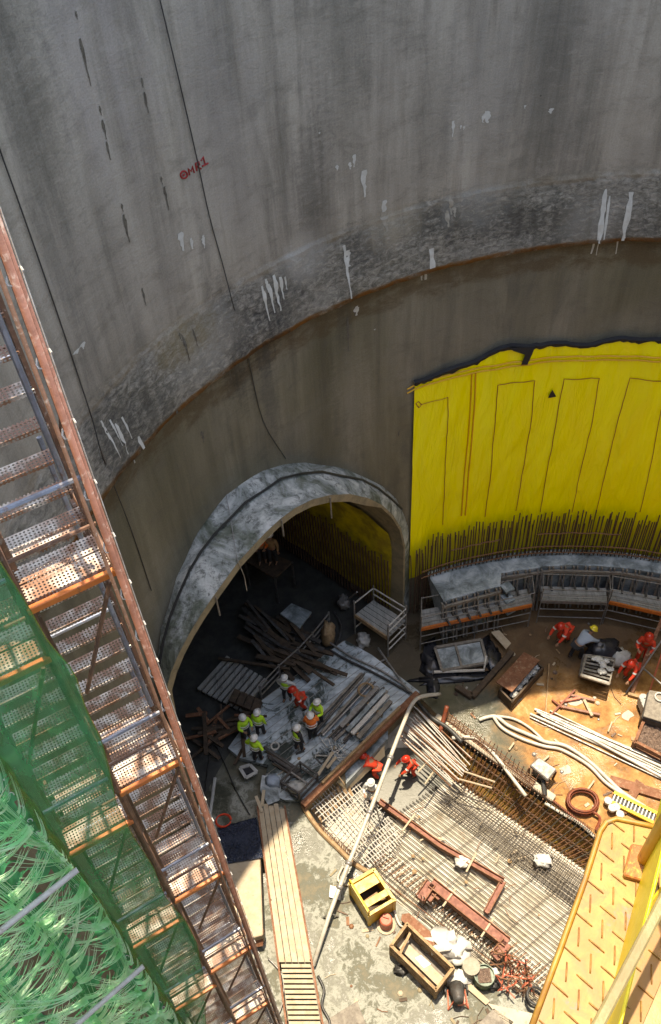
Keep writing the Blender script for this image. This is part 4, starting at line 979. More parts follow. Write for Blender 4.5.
bars(mat2, 'rebar', 'rebar_grey', P(440, 806, TD+.32), P(606, 930, TD+.32), P(462, 786, TD+.36), P(622, 898, TD+.36), 12, .018, .3, .02)
bars(mat2, 'cross_rebar', 'rebar_grey', P(440, 806, TD+.34), P(462, 786, TD+.38), P(606, 930, TD+.34), P(622, 898, TD+.38), 52, .018, .1, .05)
mat3 = thing('rebar_stirrups', 'row of upright rusty stirrups along the near edge of the trench', 'rebar', tuple(P(430, 930, TD)))
for i in range(66):
    t = i/65; e0 = lerp(P(366, 868, TD), P(556, 1010, TD), t); d2 = (P(446, 792, TD)-P(352, 860, TD)).normalized(); j = ea*random.uniform(-.04, .04); hh_ = 1.0+.45*random.random()
    mm = MB(); mm.tube([e0+d2*(.9+.3*random.random())+V((0, 0, .25))+j, e0+d2*.25+V((0, 0, .3))+j, e0+d2*.05+V((0, 0, hh_))+j*2], .018, 5); mm.build('stirrup', 'rebar_rust' if i % 2 else 'steel_pale', mat3)
for hz in (.45, .8, 1.1):
    mm = MB(); mm.tube([P(366, 868, TD+hz), P(556, 1010, TD+hz)], .018, 5); mm.build('long_rebar', 'rebar_rust', mat3)
# loose bars thrown over the end of the trench
mm_t = thing('rebar_bundle', 'fan of pale loose reinforcement bars over the dark corner of the trench', 'rebar bundle', tuple(P(430, 740, 0)))
for i in range(26):
    t = i/25; p0 = P(402+14*t+random.uniform(-3, 3), 742-36*t+random.uniform(-2, 2), .35); p1 = P(452+16*t+random.uniform(-6, 6), 786-26*t+random.uniform(-3, 3), .12)
    mm = MB(); mm.tube([p0, lerp(p0, p1, .5)+V((0, 0, .05)), p1], .024, 5); mm.build('bar', 'steel_pale' if i % 3 else 'rebar_rust', mm_t)
for a_, b_ in (((463, 771), (495, 782)), ((455, 778), (492, 788)), ((418, 772), (440, 748)), ((425, 784), (436, 768))):
    mm = MB(); mm.tube([P(*a_, .1), P(*b_, .1)], .035, 5); mm.build('bar', 'timber_pale', mm_t)
gr_ = thing('rebar_fence', 'pale rusty upright mesh along the mud edge beside the bank top', 'rebar mesh', tuple(P(480, 740, 0)))
bars(gr_, 'rebar', 'rebar_rust', P(447, 712, .5), P(535, 778, .5), P(441, 722, .1), P(528, 790, .1), 7, .02, .1)
bars(gr_, 'cross_rebar', 'salmon_pipe', P(447, 710, .9), P(441, 724, .0), P(540, 776, .9), P(534, 790, .0), 22, .018, .0, .04)
mm = MB(); mm.tube(smoothpath([P(447, 706, .9), P(444, 718, .5), P(440, 732, .2)], 3), .10, 8); tag(mm.build('red_pipe', 'hose_rust', smooth=True), 'short bright red pipe leaning at the top of the rebar fence', 'pipe')
# red-brown channels on the mat
def chan(pts, w, h, label, z):
    t_ = thing('formwork_channel', label, 'formwork', tuple(P(*pts[0], z)))
    for i in range(len(pts)-1):
        p0, p1 = P(*pts[i], z), P(*pts[i+1], z); mm = MB(); mm.box(p0, p1, w, h); mm.build('board', 'hose_rust', t_)
        d = (p1-p0).normalized(); s_ = d.cross(UPZ)
        for sg in (-1, 1): mm = MB(); mm.box(p0+s_*(sg*w/2)+V((0, 0, .06)), p1+s_*(sg*w/2)+V((0, 0, .06)), .04, h+.12); mm.build('flange', 'timber_red', t_)
    for i in range(len(pts)-1):
        n_ = int((P(*pts[i+1], z)-P(*pts[i], z)).length/1.6)
        for k_ in range(n_):
            q = lerp(P(*pts[i], z), P(*pts[i+1], z), (k_+.5)/n_); s_ = (P(*pts[i+1], z)-P(*pts[i], z)).normalized().cross(UPZ)
            mm = MB(); mm.box(q-s_*.45+V((0, 0, .16)), q+s_*.45+V((0, 0, .16)), .07, .05); mm.build('spacer', 'timber_pale', t_)
    return t_
chan([(379, 802), (440, 846), (503, 882), (486, 913)], .20, .12, 'long thin red brown channel bent once at its far end on the rebar mat', TD+.35)
chan([(420, 900), (431, 884), (507, 944), (494, 958)], .38, .25, 'thick red brown U shaped channel with stepped sides beside the timber crates', TD+.8)
chan([(428, 901), (434, 893), (440, 899)], .25, .2, 'short inner red brown channel nested in the corner of the thick one', TD+.7)
# ================================================================== CLUTTER
def one(mm, name, mat, label, cat, group=None, **k): return tag(mm.build(name, mat, **k), label, cat, group)
def quad_thing(name, label, cat, px, z, group=None):
    c_ = sum((P(x, y, z) for x, y in px), V((0, 0, 0)))/len(px); return thing(name, label, cat, (c_.x, c_.y, 0), group)
# concrete pump pipe and its hose
pp = thing('pump_pipe', 'long pale concrete pump pipe slanting over the trench from the slurry floor', 'pipe', tuple(P(313, 965, 0)))
path = [P(313, 966, .2), P(330, 913, .5), P(346, 870, .9), P(372, 806, 1.2), P(396, 742, 1.4), P(404, 722, 1.4), P(411, 706, 1.3), P(420, 697, 1.2), P(440, 694, .6)]
mm = MB(); mm.tube(path[:5]+smoothpath(path[4:], 5)[1:], .085, 10); mm.build('pipe', 'hose_white', pp, smooth=True)
for t, i in ((.6, 1), (.1, 2), (.9, 2), (.75, 3)):
    q = lerp(path[i], path[i+1], t); d = (path[i+1]-path[i]).normalized(); mm = MB(); mm.tube([q-d*.07, q+d*.07], .13, 10); mm.build('coupling', 'steel', pp, smooth=True)
for x, y, z in ((330, 913, .5), (374, 800, 1.2)):
    q = P(x, y, z); mm = MB(); mm.tube([(q.x+.3, q.y, 0 if x < 350 else TD), q], .03, 5); mm.tube([(q.x-.3, q.y, 0 if x < 350 else TD), q], .03, 5); mm.build('prop', 'steel', pp)
# timber walkway
ww = thing('plank_walkway', 'long pale boarded walkway with ribbed lower end running down the left of the slurry', 'walkway', tuple(P(280, 880, 0)))
def wl(y): return 258+(y-806)*(287-258)/(1024-806)
def wr(y): return 283+(y-800)*(322-283)/(1024-800)
WZ = .7
for i in range(5):
    u0_, u1_ = i/5+.012, (i+1)/5-.012; mm = MB(); ya, yb = 806+random.uniform(-3, 3), 962
    f = lambda y, u: P(wl(y)*(1-u)+wr(y)*u, y, WZ)
    mm.slab([f(ya, u0_), f(ya, u1_), f(yb, u1_), f(yb, u0_)], .06); mm.build('board', 'timber_pale', ww)
for i in range(17):
    y = 964+i*5.2; mm = MB(); mm.slab([f(y, .06), f(y, .96), f(y+3.4, .96), f(y+3.4, .06)], .05); mm.build('rung_board', 'timber_pale', ww)
for u in (-.02, 1.02):
    mm = MB(); mm.box(f(806, u)+V((0, 0, -.05)), f(1060, u)+V((0, 0, -.05)), .07, .18); mm.build('stringer', 'timber_red', ww)
mm = MB(); mm.slab([P(x, y, WZ-.25) for x, y in ((283, 962), (312, 960), (326, 1060), (292, 1060))], .03); mm.build('underboard', 'timber_grey', ww)
for y in (830, 900, 960, 1020):
    for u in (0, 1): q = f(y, u); mm = MB(); mm.tube([(q.x, q.y, 0), q], .05, 6); mm.build('trestle_leg', 'timber_dark', ww)
# slab box with blue tarp
bx = thing('water_tank', 'cream slab sided box with shaded top between stair tower and plank walkway', 'tank', tuple(P(248, 895, 0)))
mm = MB(); q = [P(224, 858, 1), P(260, 856, 1), P(263, 935, 1), P(236, 942, 1)]; mm.prism([(p.x, p.y) for p in q], .25, 1.0); mm.build('box', 'timber_pale', bx, bevel=.03)
mm = MB(); q = [P(235, 936, .8), P(264, 932, .8), P(263, 946, .4), P(240, 950, .4)]; mm.slab(q, .2); mm.build('end_beam', 'timber_red', bx)
mm = MB(); q4 = [P(217, 828, .9), P(257, 817, .9), P(263, 858, 1.06), P(226, 864, 1.06)]
mm.grid(24, 24, lambda u, v: lerp(lerp(q4[0], q4[1], u), lerp(q4[3], q4[2], u), v)+V((0, 0, .07*noise.noise(V((u*5, v*5, 1)))+.05*noise.noise(V((u*14, v*14, 1))))))
one(mm, 'tarpaulin', 'blue_tarp', 'glossy dark blue crumpled tarpaulin beside the top of the plank walkway', 'tarpaulin', smooth=True, solid=.02)
mm = MB(); c_ = P(223, 821, 1.0)
for k_ in range(3): mm.tube([c_+V((.30*cos(j*.5)+.02*k_, .26*sin(j*.5), .04*k_)) for j in range(13)], .028, 6)
one(mm, 'hose_coil', 'suit_red', 'small bright red hose coil at the corner of the blue tarpaulin', 'hose')
mm = MB(); mm.tube([P(215, 778, .1), P(210, 815, .1)], .07, 8); one(mm, 'pole', 'sack', 'single grey white pole lying on the dark damp floor by the stair tower', 'pole')
# pipe stacks on the deck
for i in range(16):
    t = i/15; p0 = P(308+t*38+random.uniform(-7, 4), 731+t*12, DZ+.10); p1 = P(360+t*26+random.uniform(-4, 6), 673+t*22, DZ+.10)
    mm = MB(); zz = V((0, 0, .08*(i % 3))); (mm.box(p0+zz, p1+zz, .11, .07) if i % 4 == 1 else mm.tube([p0+zz, p1+zz], .05, 7))
    one(mm, 'scaffold_tube', ('steel', 'timber_grey', 'rebar_grey', 'steel_dark')[i % 4], 'grey scaffold tube in the loose stack on the working deck', 'tube', 'scaffold tubes stacked on the working deck')
for i, (a_, b_, mt_) in enumerate((((347, 731), (384, 690), 'kerb'), ((352, 734), (388, 695), 'steel_pale'), ((358, 738), (391, 701), 'timber_grey'), ((341, 727), (378, 687), 'steel'))):
    mm = MB(); mm.box(P(*a_, DZ+.45), P(*b_, DZ+.45), .20, .12); one(mm, 'formwork_beam', mt_, ('wide pale blue green beam uppermost beside the stack of tubes', 'pale grey beam second from the trench in the beam pile', 'brown grey timber beam nearest the trench in the beam pile', 'narrow steel beam between tubes and the pale blue green beam')[i], 'beam', bevel=.01)
for i, x in enumerate((350, 372)):
    mm = MB(); mm.box(P(x-6, 722-i*20, DZ+.25), P(x+10, 736-i*20, DZ+.25), .12, .16); one(mm, 'bearer', 'timber', 'short brown timber bearer under the beam pile', 'timber', 'bearers under the beam pile')
mm = MB(); c_ = P(366, 690, DZ+.3); mm.tube([c_+V((.34*cos(j*.45), .34*sin(j*.45), .03*j/14)) for j in range(15)], .05, 6); one(mm, 'hose_coil', 'timber', 'brown hose loop lying on the stack of scaffold tubes', 'hose')
for i in range(10):
    t = i/9; p0 = P(262+t*14, 760+t*14, DZ+.08); p1 = P(282+t*22, 738+t*16, DZ+.08)
    p0 = P(264+t*10, 748+t*16+random.uniform(-2, 2), DZ+.1); p1 = P(299+t*4, 770+t*12, DZ+.1)
    mm = MB(); mm.box(p0+V((0, 0, .05*(i % 2))), p1+V((0, 0, .05*(i % 2))), .09, .09); one(mm, 'steel_channel', 'steel_dark' if i % 2 else 'timber_dark', 'dark steel channel in the bundle below the lime vested workers', 'channel', 'dark channels bundled on the deck')
mm = MB(); c_ = P(275, 746, DZ+.25); mm.tube([c_+V((.17*cos(j*2*pi/12), .17*sin(j*2*pi/12), 0)) for j in range(12)], .04, 6, close=True); one(mm, 'flange_ring', 'steel_pale', 'small pale steel ring lying on the dark channel bundle', 'ring')
rr_ = random.Random(3)
bk = thing('bracket_heap', 'heap of tangled pale galvanised brackets at the workers feet', 'brackets', tuple(P(330, 750, 0)))
for i in range(22):
    x, y = 322+rr_.random()*20, 742+rr_.random()*16; a_ = rr_.random()*6.28; p = P(x, y, DZ+.1+.15*rr_.random()); d = V((cos(a_), sin(a_), .1*rr_.random()))*.3
    mm = MB(); mm.tube([p-d, p+d, p+d+V((-d.y, d.x, 0))*.5], .022, 5); mm.build('bracket', 'steel_pale' if i % 3 else 'kerb', bk)
fr_ = thing('steel_stillage', 'open black steel frame crate holding a white sack at the deck corner', 'crate', tuple(P(300, 785, 0)))
q = [P(282, 788, .5), P(301, 769, .5), P(318, 781, .5), P(300, 800, .5)]
for zz in (.1, .6):
    for i in range(4): mm = MB(); mm.box(q[i]+V((0, 0, zz)), q[(i+1) % 4]+V((0, 0, zz)), .07, .07); mm.build('rail', 'steel_dark', fr_)
for i in range(4): mm = MB(); mm.box(q[i], q[i]+V((0, 0, .65)), .07, .07); mm.build('upright', 'steel_dark', fr_)
mm = MB(); mm.box(lerp(q[0], q[1], .5)+V((0, 0, .6)), lerp(q[2], q[3], .5)+V((0, 0, .6)), .06, .06); mm.build('rail', 'steel', fr_)
def blob(px, py, z, rx, ry, rz, mat, name, label, cat, group=None, seed=0, amp=.35):
    c_ = P(px, py, z); mm = MB(); n1, n2 = 16, 10; vs = []
    for j in range(n2+1):
        ph = pi*j/n2
        for i in range(n1):
            th = 2*pi*i/n1; d = V((sin(ph)*cos(th), sin(ph)*sin(th), cos(ph))); k_ = 1+amp*noise.noise(d*2.2+V((seed, 0, 0)))+amp*.5*noise.noise(d*6+V((seed, 5, 0)))
            vs.append(c_+V((d.x*rx*k_, d.y*ry*k_, max(d.z*rz*k_, -rz*.6))))
    mm.add(vs, [(j*n1+i, (j+1)*n1+i, (j+1)*n1+(i+1) % n1, j*n1+(i+1) % n1) for j in range(n2) for i in range(n1)])
    return one(mm, name, mat, label, cat, group, smooth=True)
blob(296, 787, .75, .36, .26, .22, 'sack', 'sack', 'pale blue white sack inside the black steel crate', 'sack', seed=3)
blob(273, 781, .5, .32, .28, .25, 'cloth_blue', 'sack', 'pale blue sack with dark top lying on wet boards beside the black crate', 'sack', seed=4)
mm = MB(); mm.slab([P(x, y, .45) for x, y in ((262, 775), (276, 778), (280, 800), (268, 805), (260, 790))], .03); one(mm, 'board', 'kerb', 'small wet grey board under the blue white sack', 'board')
for i, px in enumerate((((240, 768), (250, 765), (257, 772), (246, 778)),)):
    t_ = quad_thing('pallet_frame', 'small tilted pale frame with a dark opening beside the lowest lime vested worker', 'frame', px, .4)
    q = [P(x, y, .4) for x, y in px]
    for k_ in range(4): mm = MB(); mm.box(q[k_], q[(k_+1) % 4], .13, .08); mm.build('side', 'sack', t_)
    mm = MB(); mm.slab([v_-V((0, 0, .03)) for v_ in q], .04); mm.build('base', 'plastic_dark', t_)
for i, (a_, b_) in enumerate((((256, 796), (262, 812)), ((264, 790), (262, 806)), ((318, 775), (333, 752)), ((327, 768), (336, 757)))):
    mm = MB(); mm.box(P(*a_, .9), P(*b_, .75), .12, .05); one(mm, 'timber_offcut', 'timber_pale', ('short pale offcut leaning at the head of the plank walkway', 'second pale offcut standing at the head of the plank walkway', 'pale plank lying between the tangled brackets and the black crate', 'small pale offcut at the lower edge of the tangled brackets')[i], 'timber')
# hoses and tubes on the upper side of the deck
for i, (pts, r_, mt_, lb) in enumerate((
    ([(330, 650), (345, 659), (372, 672), (398, 686), (412, 694)], .06, 'hose_dark', 'black hose along the upper edge of the working deck'),
    ([(328, 641), (350, 656), (380, 670), (405, 686), (414, 696)], .05, 'steel', 'grey tube beside the black hose on the upper deck edge'),
    ([(378, 648), (392, 668), (405, 686), (413, 697)], .05, 'steel', 'straight grey pole from scaffold table to the deck corner'),
    ([(366, 661), (376, 663), (386, 659)], .05, 'steel', 'short curved grey hose below the scaffold table'),
    ([(327, 668), (335, 650), (341, 628), (334, 612)], .05, 'steel_dark', 'thin hose looping from the tunnel mouth to the deck'),
    ([(414, 697), (430, 716), (448, 728), (462, 742)], .10, 'hose_dark', 'thick dark hose draped along the top of the trench bank'),
    ([(452, 738), (475, 738), (492, 752), (510, 775), (526, 796)], .08, 'hose_white', 'pale grey hose snaking along the white upstand above the bank'),
    ([(479, 720), (488, 717), (497, 717), (509, 726), (532, 736), (546, 742), (566, 746), (590, 762), (607, 778), (622, 792), (645, 807)], .085, 'hose_white', 'long white hose curving across the orange mud, upper of two'),
    ([(493, 716), (502, 728), (520, 738), (543, 746), (562, 750), (588, 765), (604, 781), (616, 790), (626, 795)], .075, 'hose_white', 'long white hose crossing under the other on the orange mud'),
    ([(497, 716), (514, 719), (530, 728), (545, 742)], .06, 'hose_white', 'short arched white hose joining the two long ones'),
    ([(545, 803), (565, 815), (580, 824), (596, 838), (602, 845)], .07, 'hose_white', 'thin white hose beside the orange hose coil'),
    ([(505, 770), (530, 782), (552, 800), (590, 830)], .05, 'hose_rust', 'orange brown hose running from the pump along the bank'),
    ([(343, 866), (338, 880), (352, 885), (372, 878), (390, 900), (400, 925), (412, 925), (420, 940)], .05, 'hose_white', 'thin pale hose looping round the near trench edge'),
    ([(318, 976), (324, 990), (322, 1006), (330, 1024), (326, 1050)], .05, 'hose_dark', 'black hose beside the ribbed end of the walkway'),
    ([(268, 958), (282, 975), (283, 1000), (276, 1020)], .03, 'steel', 'thin grey wire loops left of the walkway end'))):
    mm = MB(); z_ = DZ+.12 if i < 5 and i != 3 and i != 4 else (.12 if i != 5 else .4); mm.tube(smoothpath([P(x, y, z_ if (i != 6) else .32) for x, y in pts], 6), r_, 8)
    one(mm, 'hose' if 'hose' in lb else ('wire' if 'wire' in lb else 'tube'), mt_, lb, 'hose' if 'hose' in lb else ('wire' if 'wire' in lb else 'tube'), smooth=True)
# bundle of pipes on the mud
rr_ = random.Random(11)
for i in range(11):
    t = i/10; p0 = P(521+rr_.uniform(0, 30)+t*6, 709+t*8, .10+.09*(i % 2)); p1 = P(668, 764+t*18, .10+.09*(i % 2)); mm = MB()
    mm.tube([p0, p1], .035 if i % 3 else .06, 7); one(mm, 'long_pipe', 'hose_white' if i % 3 != 1 else 'steel', 'long straight pale pipe in the bundle across the orange mud', 'pipe', 'long pipes bundled across the mud')
for i, (a_, b_, w_, mt_) in enumerate([((610, 780), (668, 797), .4, 'timber_red'), ((622, 812), (640, 782), .35, 'timber_red'), ((558, 706), (600, 715), .10, 'salmon_pipe'), ((551, 715), (575, 690), .08, 'hose_rust'), ((560, 702), (580, 698), .10, 'pot_red'), ((584, 700), (592, 716), .12, 'timber_pale'), ((570, 695), (595, 701), .10, 'salmon_pipe'), ((545, 722), (549, 664), .05, 'timber'), ((608, 732), (612, 722), .06, 'timber_pale'), ((509, 750), (514, 743), .07, 'timber_pale'), ((540, 764), (549, 756), .07, 'timber_pale'), ((586, 792), (594, 781), .07, 'timber_pale'), ((552, 700), (562, 708), .07, 'hose_rust')]):
    mm = MB(); mm.box(P(*a_, .1), P(*b_, .14), w_, .1); lb = ['wide red brown board at the right edge below the pipe bundle', 'red brown board set across the end of the wide one', 'long salmon bar in the scrap above the pipe bundle', 'thin rust coloured bar slanting through the scrap', 'short red bar among the scrap', 'pale board end in front of the stacked steel crate', 'upper salmon bar just below the stacked steel crate', 'thin upright stake beside the brown box', 'pale peg above the long pipes', 'pale peg nearest the top of the bank', 'pale peg above the grey pump', 'pale peg above the orange hose coil', 'small rust coloured bar end beside the stake'][i]
    one(mm, 'board' if 'board' in lb else ('peg' if 'peg' in lb else 'bar'), mt_, lb, 'board' if 'board' in lb else ('peg' if 'peg' in lb or 'stake' in lb else 'bar'))
for i, (x, y, w_, h_) in enumerate([(575, 702, 8, 5), (566, 770, 7, 5), (627, 716, 6, 5)]):
    mm = MB(); rr_ = random.Random(i); pts = [(x+w_*cos(a)*(.6+.6*rr_.random()), y+h_*sin(a)*(.6+.6*rr_.random())) for a in [k*.7 for k in range(9)]]; mm.prism([tuple(P(a, b, 0)[:2]) for a, b in pts], .01, .02); one(mm, 'cement_patch', 'pale_concrete', ['pale cement splash by the salmon bars', 'pale star shaped cement splash beside the grey pump', 'pale cement splash on bare orange mud'][i], 'splash')
# grey pump on its stand
pu = quad_thing('grout_pump', 'grey topped pump box on rusty dark legs at the top of the ribbed bank', 'pump', [(545, 772)], .8)
mm = MB(); q = [P(530, 765, .95), P(539, 757, .95), P(557, 769, .95), P(548, 780, .95)]; mm.prism([(p.x, p.y) for p in q], .75, .95); mm.build('lid', 'steel', pu, bevel=.04)
mm = MB(); c_ = sum(q, V())/4; mm.prism([(c_.x+(p.x-c_.x)*.75, c_.y+(p.y-c_.y)*.75) for p in q], .25, .75); mm.build('body', 'steel_dark', pu)
for p in q: mm = MB(); mm.tube([(c_.x+(p.x-c_.x)*.9, c_.y+(p.y-c_.y)*.9, 0), (p.x, p.y, .76)], .05, 6); mm.build('leg', 'rebar_rust', pu)
mm = MB(); mm.tube([c_-V((0, 0, .5))+V((0, -.3, 0)), P(545, 795, .3)], .10, 8); mm.build('outlet', 'hose_dark', pu)
# orange hose coil
cl = MB(); c_ = P(582, 803, .1)
for k_ in range(5):
    rr2 = .62-.05*(k_ % 3)
    cl.tube([c_+V((rr2*cos(j*2*pi/20)*1.0, rr2*.85*sin(j*2*pi/20), .07*k_+.02*sin(j))) for j in range(20)], .05, 6, close=True)
one(cl, 'hose_coil', 'hose_rust', 'round coil of orange brown hose on the mud above the yellow platform', 'hose', smooth=True)
cl = MB(); cl.tube(smoothpath([P(590, 810, .3), P(600, 818, .2), P(596, 830, .15), P(604, 826, .3), P(612, 835, .15)], 5), .06, 6); one(cl, 'hose', 'hose_rust', 'kinked orange brown hose tail hanging out of the round coil', 'hose')
# yellow ladder-like barrier
ld = quad_thing('yellow_barrier', 'yellow slotted barrier with white clamps lying on the mud at the right edge', 'barrier', [(630, 806)], .2)
p0, p1 = P(612, 797, .25), P(655, 818, .25); d_ = (p1-p0).normalized(); s_ = d_.cross(UPZ)
for sg in (-1, 1): mm = MB(); mm.box(p0+s_*(sg*.22), p1+s_*(sg*.22), .12, .10); mm.build('rail', 'yellow_clean', ld)
for i in range(12):
    q = lerp(p0, p1, (i+.5)/12); mm = MB(); mm.box(q-s_*.16, q+s_*.16, .05, .06); mm.build('slat', 'plastic_white', ld)
mm = MB(); mm.slab([p0-s_*.2+V((0, 0, -.06)), p0+s_*.2+V((0, 0, -.06)), p1+s_*.2+V((0, 0, -.06)), p1-s_*.2+V((0, 0, -.06))], .02); mm.build('backing', 'plastic_dark', ld)
for i in range(4):
    q = P(608+i*4, 801+i*3.2+(i % 2)*4, .35); mm = MB(); mm.lathe([(.02, -.08), (.16, -.08), (.16, .06), (.10, .10), (.02, .10)], q, 10); mm.build('clamp', 'plastic_white', ld)
# yellow skip
def crate(name, label, cat, px, z0, z1, mat, slats, t=.07, mats=None, boxed=False, group=None):
    t_ = quad_thing(name, label, cat, px, z1, group); q = [P(x, y, z1) for x, y in px]; q = [V((p.x, p.y, z1)) for p in q]
    for i in range(4):
        a_, b_ = q[i], q[(i+1) % 4]; mm = MB(); mm.box(V((a_.x, a_.y, z0)), a_+V((0, 0, .02)), t*1.3, t*1.3, V((1, .3, 0))); mm.build('corner_post', mat, t_)
        for s_ in range(slats):
            zz = z0+(z1-z0)*(s_+.5)/slats; hh = (z1-z0)/slats*(1.0 if boxed else .55)
            mm = MB(); mm.box(V((a_.x, a_.y, zz)), V((b_.x, b_.y, zz)), t*.6, hh); mm.build('side' if boxed else 'slat', mat, t_)
        mm = MB(); mm.box(a_+V((0, 0, .03)), b_+V((0, 0, .03)), t*1.25, t); mm.build('top_rail', mat, t_)
    mm = MB(); mm.prism([(p.x, p.y) for p in q], z0, z0+.05); mm.build('floor', (mats or mat), t_)
    return t_, q
sk, q = crate('yellow_skip', 'small bright yellow steel skip with open top at the near trench corner', 'skip', [(350, 884), (374, 870), (394, 900), (369, 915)], .05, 1.1, 'yellow_paint', 1, .09, 'timber_dark', True)
mm = MB(); mm.slab([lerp(q[0], q[1], .02)+V((0, 0, -.06)), lerp(q[0], q[1], .98)+V((0, 0, -.06)), lerp(lerp(q[0], q[3], .36), lerp(q[1], q[2], .36), .98)+V((0, 0, -.06)), lerp(lerp(q[0], q[3], .36), lerp(q[1], q[2], .36), .02)+V((0, 0, -.06))], .05); mm.build('cover_plate', 'yellow_paint', sk)
mm = MB(); mm.box(lerp(q[0], q[3], .72)+V((0, 0, .0)), lerp(q[1], q[2], .72), .24, .06); mm.build('cross_member', 'yellow_paint', sk)
mm = MB(); mm.tube([q[0]+V((0, 0, .03)), q[0]+V((0, 0, .45)), q[3]+V((0, 0, .45)), q[3]+V((0, 0, .03))], .03, 6); mm.build('handle', 'yellow_paint', sk)
for i in range(4):
    mm = MB(); a_ = lerp(q[0], q[2], .45+.1*i); mm.box(a_+V((-.3, .1*i-.2, -.7)), a_+V((.3, .15, -.65)), .1, .06); one(mm, 'timber_offcut', 'timber', 'brown wood offcut lying inside the yellow skip', 'timber', 'offcuts in the yellow skip')
tc_, q = crate('timber_crate', 'long open timber slatted crate standing on the slurry edge', 'crate', [(391, 946), (407, 924), (453, 968), (436, 990)], .0, 1.0, 'timber', 4, .08, 'timber_grey')
mm = MB(); mm.box(lerp(q[0], q[3], .18)+V((0, 0, -.3)), lerp(q[1], q[2], .1)+V((0, 0, -.3)), .09, .09); mm.build('brace', 'timber', tc_)
mm = MB(); mm.box(lerp(q[0], q[1], .5)+V((0, 0, -.75)), lerp(q[3], q[2], .5)+V((0, 0, -.75)), .35, .06); mm.build('inner_board', 'timber_pale', tc_)
mm = MB(); mm.slab([P(x, y, .3) for x, y in ((415, 958), (421, 955), (431, 964), (424, 968))], .03); one(mm, 'sheet', 'plastic_white', 'white sheet folded inside the long timber crate', 'sheet')
mm = MB(); mm.slab([P(x, y, .5) for x, y in ((402, 914), (409, 913), (438, 938), (437, 944), (430, 946), (401, 920))], .05); one(mm, 'plank', 'timber_red', 'rounded brown plank leaning behind the long timber crate', 'plank')
pot = thing('gas_bottle_cap', 'small salmon red pot on a stained white pad beside the yellow skip', 'pot', tuple(P(386, 922, 0)))
mm = MB(); mm.lathe([(.01, 0), (.36, 0), (.36, .05), (.01, .06)], P(386, 925, .01)); mm.build('pad', 'timber_pale', pot)
mm = MB(); mm.lathe([(.01, .05), (.26, .05), (.24, .5), (.2, .56), (.01, .56)], P(386, 924, .01)); mm.build('body', 'pot_red', pot, smooth=False)
mm = MB(); mm.box(P(383, 916, .62), P(389, 918, .62), .06, .05); mm.build('handle', 'pot_red', pot)
def drum(px, py, r_, h_, mat, label, fill=None, z=0):
    c_ = P(px, py, z); t_ = thing('drum', label, 'drum', tuple(c_)); k_ = 18
    mm = MB(); prof = [(r_*.98, 0), (r_, .02), (r_, h_*.32), (r_*1.04, h_*.35), (r_, h_*.38), (r_, h_*.66), (r_*1.04, h_*.69), (r_, h_*.72), (r_*1.03, h_), (r_*.94, h_), (r_*.94, h_-.12)]
    mm.lathe(prof, c_, k_); mm.build('shell', mat, t_, smooth=False)
    mm = MB(); mm.grid(8, 8, lambda u, v: c_+V(((u-.5)*1.3*r_, (v-.5)*1.3*r_, h_-.08+.06*noise.noise(V((u*9, v*9, 0)))))) if fill else mm.lathe([(.01, h_-.03), (r_*.93, h_-.03), (r_*.93, h_-.01), (.01, h_-.01)], c_, k_)
    mm.build('contents' if fill else 'lid', fill or mat, t_)
    return t_
drum(470, 972, .30, .75, 'lime_tan', 'cream lidded drum beside the green one')
drum(483, 980, .36, .65, 'green_drum', 'open green drum full of brown rubble', 'rubble')
blob(448, 944, .35, .75, .45, .35, 'plastic_white', 'plastic_sheet', 'crumpled white plastic sheet behind the long timber crate', 'sheet', seed=8, amp=.9)
blob(459, 957, .25, .40, .30, .25, 'plastic_white', 'sack', 'creamy sack next to the crumpled plastic sheet', 'sack', seed=9, amp=.5)
blob(459, 980, .2, .42, .30, .25, 'plastic_white', 'sack', 'white crumpled sack at the lower end of the timber crate', 'sack', seed=12, amp=.8)
blob(494, 973, .2, .18, .15, .2, 'plastic_white', 'sack', 'tiny white bag tucked against the green drum', 'sack', seed=13, amp=.5)
blob(493, 985, .1, .30, .18, .12, 'hose_dark', 'plastic_sheet', 'black crumpled plastic below the green drum', 'sheet', seed=14, amp=.7)
blob(402, 970, .1, .28, .18, .10, 'hose_dark', 'plastic_sheet', 'black crumpled plastic under the edge of the timber crate', 'sheet', seed=17, amp=.7)
blob(463, 862, TD+.45, .0+.3, .22, .1, 'plastic_white', 'plastic_sheet', 'scrap of white plastic on the rebar mat', 'sheet', seed=18, amp=.8)
blob(543, 860, TD+.55, .34, .26, .14, 'plastic_white', 'plastic_sheet', 'white plastic scrap caught on the dense mesh', 'sheet', seed=19, amp=.8)
ml = thing('mixer', 'small dark and red mortar mixer at the edge of the slurry below the crate', 'mixer', tuple(P(457, 998, 0)))
c_ = P(457, 1000, 0); mm = MB(); mm.tube([c_+V((0, .30, .35)), c_+V((0, .1, .55)), c_+V((0, -.2, .75))], .30, 12, r2=.17); mm.build('drum', 'steel_dark', ml, smooth=True)
mm = MB(); mm.tube([c_+V((-.35, -.3, .1)), c_+V((0, 0, .8)), c_+V((.35, -.3, .1)), c_+V((.3, .3, .1)), c_+V((-.3, .3, .1))], .035, 6, close=True); mm.build('frame', 'pot_red', ml)
for sg in (-1, 1): mm = MB(); mm.tube([c_+V((sg*.36, .3, .17)), c_+V((sg*.42, .3, .17))], .17, 12); mm.build('wheel', 'hose_dark', ml)
mm = MB(); mm.box(c_+V((.1, -.25, .35)), c_+V((.1, .1, .35)), .25, .25); mm.build('motor', 'pot_red', ml)
